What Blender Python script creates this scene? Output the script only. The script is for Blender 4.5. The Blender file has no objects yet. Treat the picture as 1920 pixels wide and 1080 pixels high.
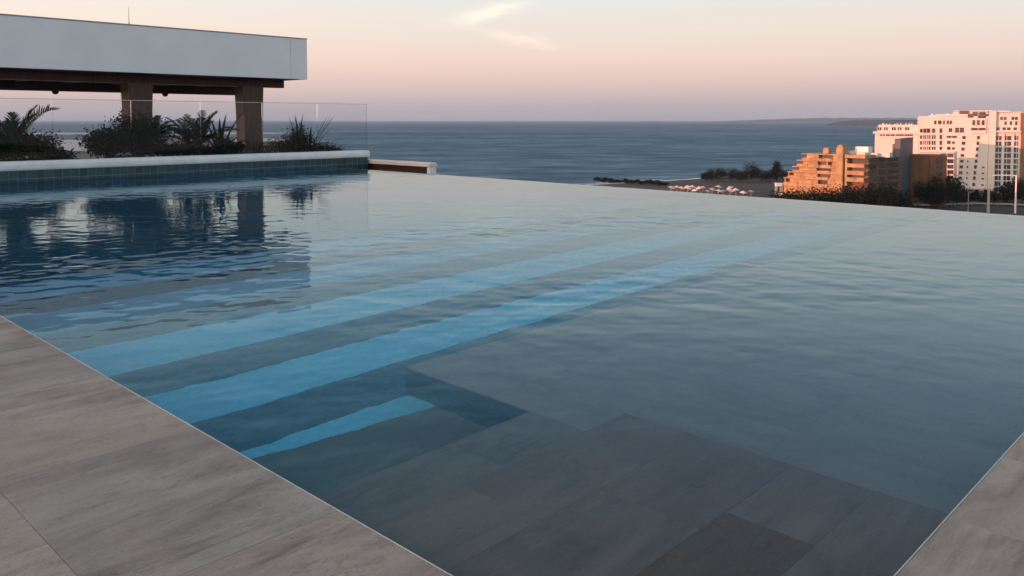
import bpy, math, random
import numpy as np
from mathutils import Vector, Matrix
random.seed(7); rng = np.random.default_rng(7)
SC = bpy.context.scene
COL = SC.collection
R = math.radians

# ------------------------------------------------------------------ camera
F_PX, HY, PITCH, EYE = 1540.0, 225.0, R(3.0), 1.6          # photo is 1920 x 1080
SHIFT = (540 - HY) - F_PX * math.tan(PITCH)
cd = bpy.data.cameras.new('camera'); cam = bpy.data.objects.new('camera', cd); COL.objects.link(cam)
cd.sensor_width = 36; cd.lens = F_PX / 1920 * 36; cd.shift_y = -SHIFT / 1920
cd.clip_start = 0.05; cd.clip_end = 90000
cam.location = (0, 0, EYE); cam.rotation_euler = (R(90) - PITCH, 0, 0)
SC.camera = cam

def srgb(r, g, b):
    f = lambda c: (c / 255 / 12.92) if c <= 10 else ((c / 255 + .055) / 1.055) ** 2.4
    return (f(r), f(g), f(b), 1)

# ------------------------------------------------------------------ sun and sky
SUN_AZ, SUN_EL = R(60), R(3.6)            # the light travels towards azimuth 60 (sun low, behind on the left)
LDIR = Vector((math.sin(SUN_AZ) * math.cos(SUN_EL), math.cos(SUN_AZ) * math.cos(SUN_EL), -math.sin(SUN_EL)))
sl = bpy.data.lights.new('sun', 'SUN'); sun = bpy.data.objects.new('sun', sl); COL.objects.link(sun)
sl.energy = 4.8; sl.angle = R(0.6); sl.color = (1.0, 0.31, 0.19)
sun.rotation_euler = LDIR.to_track_quat('-Z', 'Y').to_euler(); sun.location = (-20, -20, 30)

world = bpy.data.worlds.new('World'); SC.world = world; world.use_nodes = True
nt = world.node_tree; nt.nodes.clear()
def N(tree, typ, **kw):
    n = tree.nodes.new(typ)
    for k, v in kw.items():
        if k.startswith('i_'):
            n.inputs[k[2:].replace('_', ' ')].default_value = v
        else: setattr(n, k, v)
    return n
def mathn(tree, op, a, b=None, clamp=False):
    n = tree.nodes.new('ShaderNodeMath'); n.operation = op; n.use_clamp = clamp
    for i, x in enumerate((a, b)):
        if x is None: continue
        if isinstance(x, (int, float)): n.inputs[i].default_value = x
        else: tree.links.new(x, n.inputs[i])
    return n.outputs[0]
def mixc(tree, fac, a, b, blend='MIX'):
    n = tree.nodes.new('ShaderNodeMix'); n.data_type = 'RGBA'; n.blend_type = blend
    for sock, x in ((n.inputs[0], fac), (n.inputs[6], a), (n.inputs[7], b)):
        if isinstance(x, (int, float)): sock.default_value = x
        elif isinstance(x, tuple): sock.default_value = x
        else: tree.links.new(x, sock)
    return n.outputs[2]
def ramp(tree, fac, stops, interp='LINEAR'):
    n = tree.nodes.new('ShaderNodeValToRGB'); n.color_ramp.interpolation = interp
    e = n.color_ramp.elements
    e[0].position, e[0].color = stops[0]; e[1].position, e[1].color = stops[-1]
    for p, c in stops[1:-1]:
        x = e.new(p); x.color = c
    tree.links.new(fac, n.inputs[0]); return n.outputs[0]

tc = N(nt, 'ShaderNodeTexCoord'); sep = N(nt, 'ShaderNodeSeparateXYZ')
nt.links.new(tc.outputs['Generated'], sep.inputs[0])
el = mathn(nt, 'SQRT', mathn(nt, 'MAXIMUM', sep.outputs[2], 0.0))     # sqrt spreads the low sky over the ramp
q = lambda deg: math.sqrt(max(0, math.sin(R(deg))))
skyc = ramp(nt, el, [(0.0, srgb(172, 170, 178)), (q(.5), srgb(180, 173, 179)), (q(1.1), srgb(192, 178, 182)), (q(2.0), srgb(214, 192, 190)), (q(3.0), srgb(232, 204, 195)),
                     (q(4.4), srgb(243, 218, 206)), (q(6.2), srgb(241, 228, 218)), (q(8.6), srgb(233, 233, 232)),
                     (q(11), srgb(212, 224, 230)), (q(14), srgb(184, 209, 224)), (q(17), srgb(148, 186, 211)), (q(22), srgb(114, 160, 193)), (q(36), srgb(112, 152, 184)), (1.0, srgb(120, 156, 186))])
# brighter and warmer towards the side where the sun stands
dotn = N(nt, 'ShaderNodeVectorMath', operation='DOT_PRODUCT'); nt.links.new(tc.outputs['Generated'], dotn.inputs[0])
dotn.inputs[1].default_value = (-LDIR.x, -LDIR.y, 0)
sd = mathn(nt, 'ADD', mathn(nt, 'MULTIPLY', dotn.outputs['Value'], 0.5), 0.5)       # 1 at the sun, 0 opposite
warm = ramp(nt, sd, [(0.0, (.94, .945, .95, 1)), (0.12, (.97, .97, .965, 1)), (0.30, (1.00, .99, .985, 1)), (0.5, (1.10, 1.06, 1.0, 1)), (1.0, (1.6, 1.35, 1.1, 1))])
skyc = mixc(nt, 1.0, skyc, warm, 'MULTIPLY')
# the afterglow round the sun itself, behind the viewer
lowf = mathn(nt, 'SUBTRACT', 1.0, mathn(nt, 'MULTIPLY', mathn(nt, 'ABSOLUTE', sep.outputs[2]), .8))
gl_f = mathn(nt, 'MULTIPLY', mathn(nt, 'POWER', mathn(nt, 'DIVIDE', mathn(nt, 'MAXIMUM', mathn(nt, 'SUBTRACT', sd, .52), 0.0), .48), 1.5), lowf)
skyc = mixc(nt, gl_f, skyc, mixc(nt, 1.0, skyc, (3.3, 2.25, 1.45, 1), 'ADD'))
nish = N(nt, 'ShaderNodeTexSky'); nish.sky_type = 'NISHITA'; nish.sun_disc = False
nish.sun_elevation = SUN_EL; nish.sun_rotation = SUN_AZ + math.pi; nish.air_density = 1.2; nish.dust_density = 2.0
nsc = N(nt, 'ShaderNodeMix', data_type='RGBA', blend_type='MULTIPLY'); nsc.inputs[0].default_value = 1
nt.links.new(nish.outputs[0], nsc.inputs[6]); nsc.inputs[7].default_value = (.10, .10, .10, 1)
skyc = mixc(nt, 0.10, skyc, nsc.outputs[2])
# two wisps of cirrus
def wisp(col, az, elv, slope, lx, ly, cc, strength, seed):
    azn = mathn(nt, 'ARCTAN2', sep.outputs[0], sep.outputs[1]); 
    eln = mathn(nt, 'ARCSINE', sep.outputs[2])
    nz = N(nt, 'ShaderNodeTexNoise', i_Scale=22.0, i_Detail=5.0, i_Roughness=.6); 
    mp = N(nt, 'ShaderNodeMapping'); mp.inputs['Scale'].default_value = (1.1, 1.1, 3.2); mp.inputs['Location'].default_value = (seed, seed * 2, 0)
    nt.links.new(tc.outputs['Generated'], mp.inputs[0]); nt.links.new(mp.outputs[0], nz.inputs['Vector'])
    da = mathn(nt, 'SUBTRACT', azn, R(az)); de = mathn(nt, 'SUBTRACT', eln, R(elv))
    nof = mathn(nt, 'MULTIPLY', mathn(nt, 'SUBTRACT', nz.outputs[0], .5), R(1.3))
    de2 = mathn(nt, 'ADD', mathn(nt, 'SUBTRACT', de, mathn(nt, 'MULTIPLY', da, slope)), nof)
    a = mathn(nt, 'POWER', mathn(nt, 'DIVIDE', da, R(lx)), 2); b = mathn(nt, 'POWER', mathn(nt, 'DIVIDE', de2, R(ly)), 2)
    g = mathn(nt, 'POWER', 2.718, mathn(nt, 'MULTIPLY', mathn(nt, 'ADD', a, b), -1.0))
    nz2 = N(nt, 'ShaderNodeTexNoise', i_Scale=60.0, i_Detail=6.0, i_Roughness=.65); nt.links.new(mp.outputs[0], nz2.inputs['Vector'])
    g = mathn(nt, 'MULTIPLY', g, mathn(nt, 'ADD', nz2.outputs[0], .35))
    return mixc(nt, mathn(nt, 'MULTIPLY', g, strength, True), col, cc)
skyc = wisp(skyc, -1.6, 7.35, .21, 2.3, .42, srgb(255, 246, 226), 1.0, 1.3)
skyc = wisp(skyc, .6, 5.55, -.20, 2.2, .30, srgb(253, 233, 216), .8, 4.1)
bg = N(nt, 'ShaderNodeBackground'); bg.inputs[1].default_value = 1.0; wo = N(nt, 'ShaderNodeOutputWorld')
nt.links.new(skyc, bg.inputs[0]); nt.links.new(bg.outputs[0], wo.inputs[0])

SC.view_settings.view_transform = 'Standard'; SC.view_settings.look = 'None'
SC.view_settings.gamma = 1; SC.view_settings.use_curve_mapping = False
SC.view_settings.exposure = 0.17
cy = SC.cycles
cy.use_denoising = True; cy.use_adaptive_sampling = True; cy.adaptive_threshold = 0.015
cy.max_bounces = 10; cy.transmission_bounces = 8; cy.transparent_max_bounces = 12; cy.glossy_bounces = 5; cy.diffuse_bounces = 4
cy.volume_bounces = 0; cy.caustics_refractive = True; cy.caustics_reflective = True; cy.blur_glossy = 0.5

# ------------------------------------------------------------------ pixel helpers (directions only)
CF = np.array([0, math.cos(PITCH), -math.sin(PITCH)]); CU = np.array([0, math.sin(PITCH), math.cos(PITCH)])
def ray(x, y):
    return CF * F_PX + np.array([1, 0, 0]) * (x - 960) + CU * (540 - SHIFT - y)
def at_z(x, y, z):
    d = ray(x, y); return np.array([0, 0, EYE]) + d * ((z - EYE) / d[2])
def at_depth(x, y, Y):
    d = ray(x, y); return np.array([0, 0, EYE]) + d * (Y / d[1])
def at_plane(x, y, p, n):
    d = ray(x, y); o = np.array([0, 0, EYE]); return o + d * (np.dot(np.array(p) - o, n) / np.dot(d, n))
GZ = -40.0
def ground_at(x, Y):
    p = at_depth(x, HY, Y); return (p[0], p[1], GZ)

# pool frame: v runs away to the right, u runs away to the left
ALPHA = R(46); CA, SA = math.cos(ALPHA), math.sin(ALPHA)
def P(v, u, z=0.0): return Vector((v * CA - u * SA, v * SA + u * CA, z))
def to_vu(p): return p[0] * CA + p[1] * SA, -p[0] * SA + p[1] * CA

# ------------------------------------------------------------------ materials
MATS = {}
def new_mat(name):
    m = bpy.data.materials.new(name); m.use_nodes = True; MATS[name] = m
    t = m.node_tree; b = t.nodes['Principled BSDF']; return m, t, b
def coords(t, kind='Object', scale=(1, 1, 1), rot=(0, 0, 0), rand=True):
    c = N(t, 'ShaderNodeTexCoord'); mp = N(t, 'ShaderNodeMapping')
    mp.inputs['Scale'].default_value = scale; mp.inputs['Rotation'].default_value = rot
    src = c.outputs[kind]
    if rand:
        oi = N(t, 'ShaderNodeObjectInfo'); ad = N(t, 'ShaderNodeVectorMath', operation='ADD')
        cmb = N(t, 'ShaderNodeCombineXYZ')
        for i, k in enumerate((53.0, 31.0, 17.0)): t.links.new(mathn(t, 'MULTIPLY', oi.outputs['Random'], k), cmb.inputs[i])
        t.links.new(src, ad.inputs[0]); t.links.new(cmb.outputs[0], ad.inputs[1]); src = ad.outputs[0]
    t.links.new(src, mp.inputs[0]); return mp.outputs[0]
def noise(t, vec, scale, detail=5, rough=.55, dist=0.0):
    n = N(t, 'ShaderNodeTexNoise'); n.inputs['Scale'].default_value = scale; n.inputs['Detail'].default_value = detail
    n.inputs['Roughness'].default_value = rough; n.inputs['Distortion'].default_value = dist
    t.links.new(vec, n.inputs['Vector']); return n.outputs[0]
def bump(t, b, h, strength, dist=.01):
    n = N(t, 'ShaderNodeBump'); n.inputs['Strength'].default_value = strength; n.inputs['Distance'].default_value = dist
    t.links.new(h, n.inputs['Height']); t.links.new(n.outputs[0], b.inputs['Normal'])

def simple(name, c, rough=.6, var=.15, scale=3.0, metal=0.0, spec=.5, bmp=0.0, obj_var=0.0):
    m, t, b = new_mat(name)
    v = coords(t); n = noise(t, v, scale, 6)
    lo = tuple(x * (1 - var) for x in c[:3]) + (1,); hi = tuple(min(1, x * (1 + var)) for x in c[:3]) + (1,)
    col = ramp(t, n, [(.3, lo), (.7, hi)])
    if obj_var:
        oi = N(t, 'ShaderNodeObjectInfo'); k = mathn(t, 'ADD', mathn(t, 'MULTIPLY', oi.outputs['Random'], 2 * obj_var), 1 - obj_var)
        cm = N(t, 'ShaderNodeCombineXYZ')
        for i in range(3): t.links.new(k, cm.inputs[i])
        col = mixc(t, 1.0, col, cm.outputs[0], 'MULTIPLY')
    t.links.new(col, b.inputs['Base Color']); b.inputs['Roughness'].default_value = rough
    b.inputs['Metallic'].default_value = metal; b.inputs['Specular IOR Level'].default_value = spec
    if bmp: bump(t, b, noise(t, v, scale * 6, 6, .6), bmp, .01)
    return m

def stone(name, dark, light, tint, grain_axis='x', rough=.66, tone_var=1.0):
    """layered quartzite: soft cloudy tone, a few long veins and chipped crevices, a tone of its own for each slab"""
    m, t, b = new_mat(name)
    sc = (1.0, 4.0, 3.0) if grain_axis == 'x' else (4.0, 1.0, 3.0)
    v = coords(t, scale=sc); v2 = coords(t)
    big = noise(t, v, .9, 6, .6, 1.4); fine = noise(t, v, 5.5, 8, .7, .8); pit = noise(t, v2, 34, 6, .75); blot = noise(t, v2, 1.5, 5, .55, .9); grit = noise(t, v2, 150, 2, .6)
    s_ = mathn(t, 'ADD', mathn(t, 'ADD', mathn(t, 'MULTIPLY', big, .50), mathn(t, 'MULTIPLY', fine, .16)), mathn(t, 'MULTIPLY', blot, .34))
    col = ramp(t, s_, [(.34, dark), (.44, tuple(.45 * a + .55 * c for a, c in zip(dark, light))), (.55, light), (.70, tuple(min(1, 1.08 * x) for x in light))])
    col = mixc(t, ramp(t, noise(t, v2, .8, 3, .5, .5), [(.42, (0, 0, 0, 1)), (.62, (.6, .6, .6, 1))]), col, tint)
    vein = ramp(t, mathn(t, 'ABSOLUTE', mathn(t, 'SUBTRACT', noise(t, v, 1.1, 7, .62, 2.2), .47)), [(.0, (.52, .50, .48, 1)), (.010, (.78, .77, .76, 1)), (.03, (1, 1, 1, 1))])
    vmask = ramp(t, noise(t, v2, 1.7, 3, .5), [(.46, (0, 0, 0, 1)), (.60, (1, 1, 1, 1))])
    col = mixc(t, mathn(t, 'MULTIPLY', vmask, .45 * tone_var), col, mixc(t, 1.0, col, vein, 'MULTIPLY'))
    col = mixc(t, .5, col, ramp(t, pit, [(.30, (.5, .49, .48, 1)), (.46, (1, 1, 1, 1))]), 'MULTIPLY')
    col = mixc(t, .35, col, ramp(t, grit, [(.3, (.7, .7, .7, 1)), (.7, (1.15, 1.15, 1.15, 1))]), 'MULTIPLY')
    oi = N(t, 'ShaderNodeObjectInfo')
    tv = lambda *c: tuple(1 + (x - 1) * tone_var for x in c) + (1,)
    tone = ramp(t, oi.outputs['Random'], [(0, tv(.84, .84, .85)), (.35, tv(.97, .95, .92)), (.7, tv(1.04, 1.01, 1.0)), (1, tv(.93, .88, .87))])
    col = mixc(t, 1.0, col, tone, 'MULTIPLY')
    t.links.new(col, b.inputs['Base Color']); b.inputs['Roughness'].default_value = rough; b.inputs['Specular IOR Level'].default_value = .22
    h = mathn(t, 'ADD', mathn(t, 'ADD', mathn(t, 'MULTIPLY', fine, .6), mathn(t, 'MULTIPLY', pit, .5)), mathn(t, 'MULTIPLY', vein, .5))
    bump(t, b, h, .6, .006)
    return m
stone('stone_deck', (.210, .158, .130, 1), (.475, .38, .322, 1), (.38, .285, .243, 1), 'x')
stone('stone_step', (.17, .108, .080, 1), (.36, .24, .182, 1), (.25, .155, .122, 1), 'x', .66, .6)
stone('stone_ledge', (.30, .212, .178, 1), (.40, .29, .247, 1), (.34, .24, .212, 1), 'y', .66, .25)
stone('stone_brown', (.17, .088, .046, 1), (.29, .162, .092, 1), (.22, .120, .070, 1), 'x')

def mosaic(name, c0, c1, grout, size, blend=None):
    """small square tiles; blend = (v0, v1, dark0, dark1): pale tiles darken between v0 and v1, painting in the fade under surface reflections"""
    m, t, b = new_mat(name)
    v = coords(t, scale=(1 / size, 1 / size, 1 / size), rand=False)
    br = N(t, 'ShaderNodeTexVoronoi', feature='F1', distance='CHEBYCHEV'); br.inputs['Scale'].default_value = 1; br.inputs['Randomness'].default_value = 0
    t.links.new(v, br.inputs['Vector'])
    cell = N(t, 'ShaderNodeTexWhiteNoise'); t.links.new(br.outputs['Position'], cell.inputs['Vector'])
    col = ramp(t, cell.outputs['Value'], [(0, c0), (1, c1)])
    if blend:  # wash of reflections over the far pale bands, put into the tile colour
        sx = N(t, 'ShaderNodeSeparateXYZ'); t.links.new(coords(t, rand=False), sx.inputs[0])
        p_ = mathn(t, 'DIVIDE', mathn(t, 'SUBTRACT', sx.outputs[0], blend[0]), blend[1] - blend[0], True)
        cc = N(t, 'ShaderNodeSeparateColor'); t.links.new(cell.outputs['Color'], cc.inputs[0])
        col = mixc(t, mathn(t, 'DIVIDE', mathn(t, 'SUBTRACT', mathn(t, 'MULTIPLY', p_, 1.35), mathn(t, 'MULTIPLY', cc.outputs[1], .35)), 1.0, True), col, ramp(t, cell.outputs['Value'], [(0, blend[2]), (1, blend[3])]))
    col = mixc(t, ramp(t, br.outputs['Distance'], [(.44, (0, 0, 0, 1)), (.47, (1, 1, 1, 1))]), col, mixc(t, .5, col, grout))
    col = mixc(t, .5, col, ramp(t, noise(t, coords(t, rand=False), .9, 6, .6), [(.3, (.45, .5, .55, 1)), (.68, (1, 1, 1, 1))]), 'MULTIPLY')
    t.links.new(col, b.inputs['Base Color']); b.inputs['Roughness'].default_value = .3
    return m
mosaic('mosaic_dark', (.002, .060, .100, 1), (.006, .125, .185, 1), (.004, .095, .14, 1), .05)
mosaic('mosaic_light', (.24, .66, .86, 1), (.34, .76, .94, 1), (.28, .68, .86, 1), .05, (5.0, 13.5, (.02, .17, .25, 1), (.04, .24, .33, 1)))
mosaic('mosaic_mid', (.06, .36, .56, 1), (.12, .46, .66, 1), (.10, .38, .56, 1), .05, (5.0, 13.5, (.02, .17, .25, 1), (.04, .24, .33, 1)))  # darker copy of the pale tile, the dark reflection above put into its colour
mosaic('mosaic_floor', (.008, .12, .21, 1), (.02, .20, .31, 1), (.02, .17, .26, 1), .05)
mosaic('mosaic_weir', (.16, .22, .22, 1), (.24, .30, .29, 1), (.2, .25, .24, 1), .05)

m, t, b = new_mat('wall_tile')
v = coords(t); n = noise(t, v, 6, 5)
oi = N(t, 'ShaderNodeObjectInfo')
c = ramp(t, oi.outputs['Random'], [(0, (.008, .045, .066, 1)), (.5, (.014, .066, .088, 1)), (1, (.026, .088, .108, 1))])
c = mixc(t, .5, c, ramp(t, n, [(.3, (.6, .6, .6, 1)), (.7, (1, 1, 1, 1))]), 'MULTIPLY')
t.links.new(c, b.inputs['Base Color']); b.inputs['Roughness'].default_value = .38; bump(t, b, n, .15, .01)
simple('grout', (.22, .29, .31), .9, .2, 8)
simple('edge_stone', (.56, .48, .42), .5, .2, 3.0)
simple('joint', (.07, .062, .056), .9, .3, 9)
m = simple('white_render', (.88, .87, .89), .75, .035, 1.1, bmp=.10)
simple('coping_white', (.83, .81, .80), .6, .10, 2.5, bmp=.12)
simple('warm_render', (.78, .66, .60), .8, .12, 1.5, bmp=.2)

def wood(name, c0, c1, axis):
    m, t, b = new_mat(name)
    sc = {'z': (16, 16, .9), 'x': (.9, 16, 16)}[axis]
    v = coords(t, scale=sc); n = noise(t, v, 1.0, 6, .6, .6)
    t.links.new(ramp(t, n, [(.3, c0), (.72, c1)]), b.inputs['Base Color'])
    b.inputs['Roughness'].default_value = .55; bump(t, b, n, .3, .01); return m
wood('wood_beam', (.030, .012, .010, 1), (.085, .030, .022, 1), 'z')
wood('wood_column', (.050, .025, .016, 1), (.135, .066, .040, 1), 'z')
wood('wood_ceiling', (.05, .020, .014, 1), (.12, .045, .028, 1), 'x')
simple('dark_metal', (.03, .03, .032), .45, .2, 6, .6)
simple('grey_metal', (.34, .34, .35), .5, .15, 4, .3)
simple('white_paint', (.72, .71, .70), .5, .08, 3)
simple('soil', (.06, .045, .036), .95, .4, 6, bmp=.6)

m, t, b = new_mat('glass')
b.inputs['Base Color'].default_value = (.91, .925, .925, 1); b.inputs['Roughness'].default_value = .0
b.inputs['Transmission Weight'].default_value = 1; b.inputs['IOR'].default_value = 1.22
m, t, b = new_mat('glass_edge'); b.inputs['Base Color'].default_value = (.62, .66, .66, 1); b.inputs['Roughness'].default_value = .25

def leaf(name, c0, c1):
    m, t, b = new_mat(name)
    n = noise(t, coords(t), 5.0, 3)
    t.links.new(ramp(t, n, [(.3, c0), (.7, c1)]), b.inputs['Base Color'])
    b.inputs['Roughness'].default_value = .7; b.inputs['Specular IOR Level'].default_value = .12; return m
leaf('leaf_dark', (.010, .016, .009, 1), (.030, .042, .022, 1))
leaf('leaf_mid', (.020, .030, .014, 1), (.055, .065, .030, 1))
leaf('leaf_brown', (.028, .024, .015, 1), (.070, .056, .034, 1))
leaf('leaf_far', (.004, .006, .004, 1), (.014, .018, .011, 1))
leaf('scrub', (.022, .020, .014, 1), (.060, .050, .036, 1))
simple('bark', (.06, .045, .035), .9, .3, 5)

simple('hotel_white', (.64, .585, .565), .8, .05, .12, bmp=.1)
simple('hotel_frame', (.56, .57, .60), .8, .06, .15)
simple('terracotta', (.34, .232, .130), .9, .35, .30, bmp=.5)
simple('terracotta_brown', (.17, .095, .055), .85, .25, .4, bmp=.2)
simple('brown_slat', (.155, .088, .05), .85, .25, .4, obj_var=.25)
simple('slate', (.075, .085, .105), .55, .12, .12)
m, t, b = new_mat('window_glass')
oi = N(t, 'ShaderNodeObjectInfo')
t.links.new(ramp(t, oi.outputs['Random'], [(0, (.016, .020, .026, 1)), (.6, (.04, .042, .050, 1)), (1, (.12, .08, .07, 1))]), b.inputs['Base Color'])
b.inputs['Roughness'].default_value = .25
simple('sand', (.062, .048, .044), .95, .18, .02)
simple('wet_sand', (.40, .37, .36), .7, .1, .02)
m, t, b = new_mat('foam')
v = coords(t, rand=False, scale=(.02, .02, .02)); nn = noise(t, v, 1.0, 6, .7)
t.links.new(ramp(t, nn, [(.35, (.50, .52, .54, 1)), (.6, (.75, .76, .77, 1))]), b.inputs['Base Color']); b.inputs['Roughness'].default_value = .8
m, t, b = new_mat('city_ground')
v = coords(t, rand=False, scale=(.02, .02, .02)); nn = noise(t, v, 1.0, 8, .7)
t.links.new(ramp(t, nn, [(.35, (.018, .018, .014, 1)), (.65, (.055, .048, .040, 1))]), b.inputs['Base Color']); b.inputs['Roughness'].default_value = .95
simple('asphalt', (.05, .05, .052), .9, .15, .05)
simple('concrete', (.30, .30, .31), .85, .12, .1)
simple('canvas', (.58, .50, .47), .85, .10, 2.0, obj_var=.35)
simple('hill_green', (.05, .062, .06), .95, .3, .002)

m, t, b = new_mat('sea_water')                 # wind-ruffled sea
v = coords(t, rand=False, scale=(.45, 1.0, 1)); 
n1 = noise(t, v, .045, 6, .62); n2 = noise(t, v, .008, 5, .6); n3 = noise(t, v, .0011, 4, .5)
scol = ramp(t, n3, [(.3, (.022, .062, .100, 1)), (.7, (.036, .084, .126, 1))])
h = mathn(t, 'ADD', mathn(t, 'MULTIPLY', n1, 3.2), mathn(t, 'MULTIPLY', n2, 10.0))
t.nodes.remove(b); bn = N(t, 'ShaderNodeBump'); bn.inputs['Strength'].default_value = 1.0; bn.inputs['Distance'].default_value = 1.6; t.links.new(h, bn.inputs['Height'])
df = N(t, 'ShaderNodeBsdfDiffuse'); t.links.new(scol, df.inputs['Color']); t.links.new(bn.outputs[0], df.inputs['Normal'])
gs = N(t, 'ShaderNodeBsdfGlossy'); gs.inputs['Roughness'].default_value = .28; gs.inputs['Color'].default_value = (.82, .95, 1.0, 1); t.links.new(bn.outputs[0], gs.inputs['Normal'])
mx = N(t, 'ShaderNodeMixShader'); vs_ = coords(t, rand=False, scale=(.42, 1.0, 1)); nf = mathn(t, 'ADD', mathn(t, 'MULTIPLY', noise(t, vs_, .030, 8, .8), .75), mathn(t, 'MULTIPLY', noise(t, vs_, .0022, 4, .6), .25))
t.links.new(ramp(t, nf, [(.36, (.04, .04, .04, 1)), (.50, (.15, .15, .15, 1)), (.64, (.34, .34, .34, 1))]), mx.inputs[0])          # a wind-ruffled sea mirrors only part of the sky
t.links.new(df.outputs[0], mx.inputs[1]); t.links.new(gs.outputs[0], mx.inputs[2]); t.links.new(mx.outputs[0], t.nodes['Material Output'].inputs['Surface'])

m, t, b = new_mat('pool_water')
t.nodes.remove(b)
fr = N(t, 'ShaderNodeFresnel'); fr.inputs['IOR'].default_value = 1.333
gs = N(t, 'ShaderNodeBsdfGlossy'); gs.inputs['Roughness'].default_value = 0.0; gs.inputs['Color'].default_value = (.76, .93, 1.0, 1)
rf = N(t, 'ShaderNodeBsdfRefraction'); rf.inputs['Roughness'].default_value = 0.0; rf.inputs['IOR'].default_value = 1.333; rf.inputs['Color'].default_value = (1, 1, 1, 1)
mx = N(t, 'ShaderNodeMixShader'); t.links.new(fr.outputs[0], mx.inputs[0]); t.links.new(rf.outputs[0], mx.inputs[1]); t.links.new(gs.outputs[0], mx.inputs[2])
t.links.new(mx.outputs[0], t.nodes['Material Output'].inputs['Surface'])
va = N(t, 'ShaderNodeVolumeAbsorption'); va.inputs['Color'].default_value = (.04, .86, .95, 1); va.inputs['Density'].default_value = .34
t.links.new(va.outputs[0], t.nodes['Material Output'].inputs['Volume'])
fb = noise(t, coords(t, rand=False), 8.0, 3, .55)
bn = N(t, 'ShaderNodeBump'); bn.inputs['Strength'].default_value = .05; bn.inputs['Distance'].default_value = .02; t.links.new(fb, bn.inputs['Height'])
for n_ in (fr, gs, rf): t.links.new(bn.outputs[0], n_.inputs['Normal'])

# ------------------------------------------------------------------ mesh helpers
class MB:
    def __init__(s): s.v = []; s.f = []
    def quad(s, a, b, c, d):
        k = len(s.v); s.v += [tuple(a), tuple(b), tuple(c), tuple(d)]; s.f.append((k, k + 1, k + 2, k + 3))
    def tri(s, a, b, c):
        k = len(s.v); s.v += [tuple(a), tuple(b), tuple(c)]; s.f.append((k, k + 1, k + 2))
    def box(s, x0, x1, y0, y1, z0, z1):
        k = len(s.v)
        s.v += [(x0, y0, z0), (x1, y0, z0), (x1, y1, z0), (x0, y1, z0), (x0, y0, z1), (x1, y0, z1), (x1, y1, z1), (x0, y1, z1)]
        s.f += [tuple(k + i for i in q) for q in ((3, 2, 1, 0), (4, 5, 6, 7), (0, 1, 5, 4), (1, 2, 6, 5), (2, 3, 7, 6), (3, 0, 4, 7))]
    def cbox(s, x0, x1, y0, y1, z0, z1, c):        # box with chamfered upright and top edges
        k = len(s.v)
        for z, i in ((z0, 0), (z1 - c, 0), (z1, c)):
            s.v += [(x0 + i + c, y0 + i, z), (x1 - i - c, y0 + i, z), (x1 - i, y0 + i + c, z), (x1 - i, y1 - i - c, z),
                    (x1 - i - c, y1 - i, z), (x0 + i + c, y1 - i, z), (x0 + i, y1 - i - c, z), (x0 + i, y0 + i + c, z)]
        for L in (0, 8):
            for i in range(8): s.f.append((k + L + i, k + L + (i + 1) % 8, k + L + 8 + (i + 1) % 8, k + L + 8 + i))
        s.f.append(tuple(k + 16 + i for i in range(8))); s.f.append(tuple(k + 7 - i for i in range(8)))
    def tube(s, pts, rads, n=8, cap=True):
        k = len(s.v); pts = [Vector(p) for p in pts]
        for i, p in enumerate(pts):
            d = (pts[min(i + 1, len(pts) - 1)] - pts[max(i - 1, 0)]).normalized()
            a = d.cross(Vector((0, 0, 1)) if abs(d.z) < .9 else Vector((1, 0, 0))).normalized(); bb = d.cross(a)
            for j in range(n):
                an = 2 * math.pi * j / n; s.v.append(tuple(p + (a * math.cos(an) + bb * math.sin(an)) * rads[i]))
        for i in range(len(pts) - 1):
            for j in range(n):
                s.f.append((k + i * n + j, k + i * n + (j + 1) % n, k + (i + 1) * n + (j + 1) % n, k + (i + 1) * n + j))
        if cap:
            s.f.append(tuple(k + n - 1 - j for j in range(n))); s.f.append(tuple(k + (len(pts) - 1) * n + j for j in range(n)))
    def extrude_x(s, prof, x0, x1):                 # profile of (y,z), counter-clockwise seen from +x
        k = len(s.v); n = len(prof)
        s.v += [(x0, y, z) for y, z in prof] + [(x1, y, z) for y, z in prof]
        for i in range(n): s.f.append((k + i, k + n + i, k + n + (i + 1) % n, k + (i + 1) % n))
        s.f.append(tuple(k + i for i in range(n))); s.f.append(tuple(k + 2 * n - 1 - i for i in range(n)))
    def prism(s, poly, z0, z1):
        k = len(s.v); n = len(poly)
        s.v += [(x, y, z0) for x, y in poly] + [(x, y, z1) for x, y in poly]
        for i in range(n): s.f.append((k + i, k + (i + 1) % n, k + n + (i + 1) % n, k + n + i))
        s.f.append(tuple(k + n - 1 - i for i in range(n))); s.f.append(tuple(k + n + i for i in range(n)))
    def lathe(s, prof, n=16):
        k = len(s.v)
        for r, z in prof:
            for j in range(n): s.v.append((r * math.cos(2 * math.pi * j / n), r * math.sin(2 * math.pi * j / n), z))
        for i in range(len(prof) - 1):
            for j in range(n): s.f.append((k + i * n + j, k + i * n + (j + 1) % n, k + (i + 1) * n + (j + 1) % n, k + (i + 1) * n + j))
    def mesh(s, name, mat, smooth=False):
        me = bpy.data.meshes.new(name); me.from_pydata(s.v, [], s.f); me.update()
        me.materials.append(MATS[mat])
        if smooth: me.polygons.foreach_set('use_smooth', [True] * len(me.polygons))
        return me
    def build(s, name, mat, parent=None, loc=(0, 0, 0), rz=0.0, smooth=False):
        return put(s.mesh(name, mat, smooth), name, parent, loc, rz)
def put(me, name, parent=None, loc=(0, 0, 0), rz=0.0):
    o = bpy.data.objects.new(name, me); COL.objects.link(o)
    o.location = loc; o.rotation_euler = (0, 0, rz)
    if parent is not None: o.parent = parent
    return o
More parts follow.
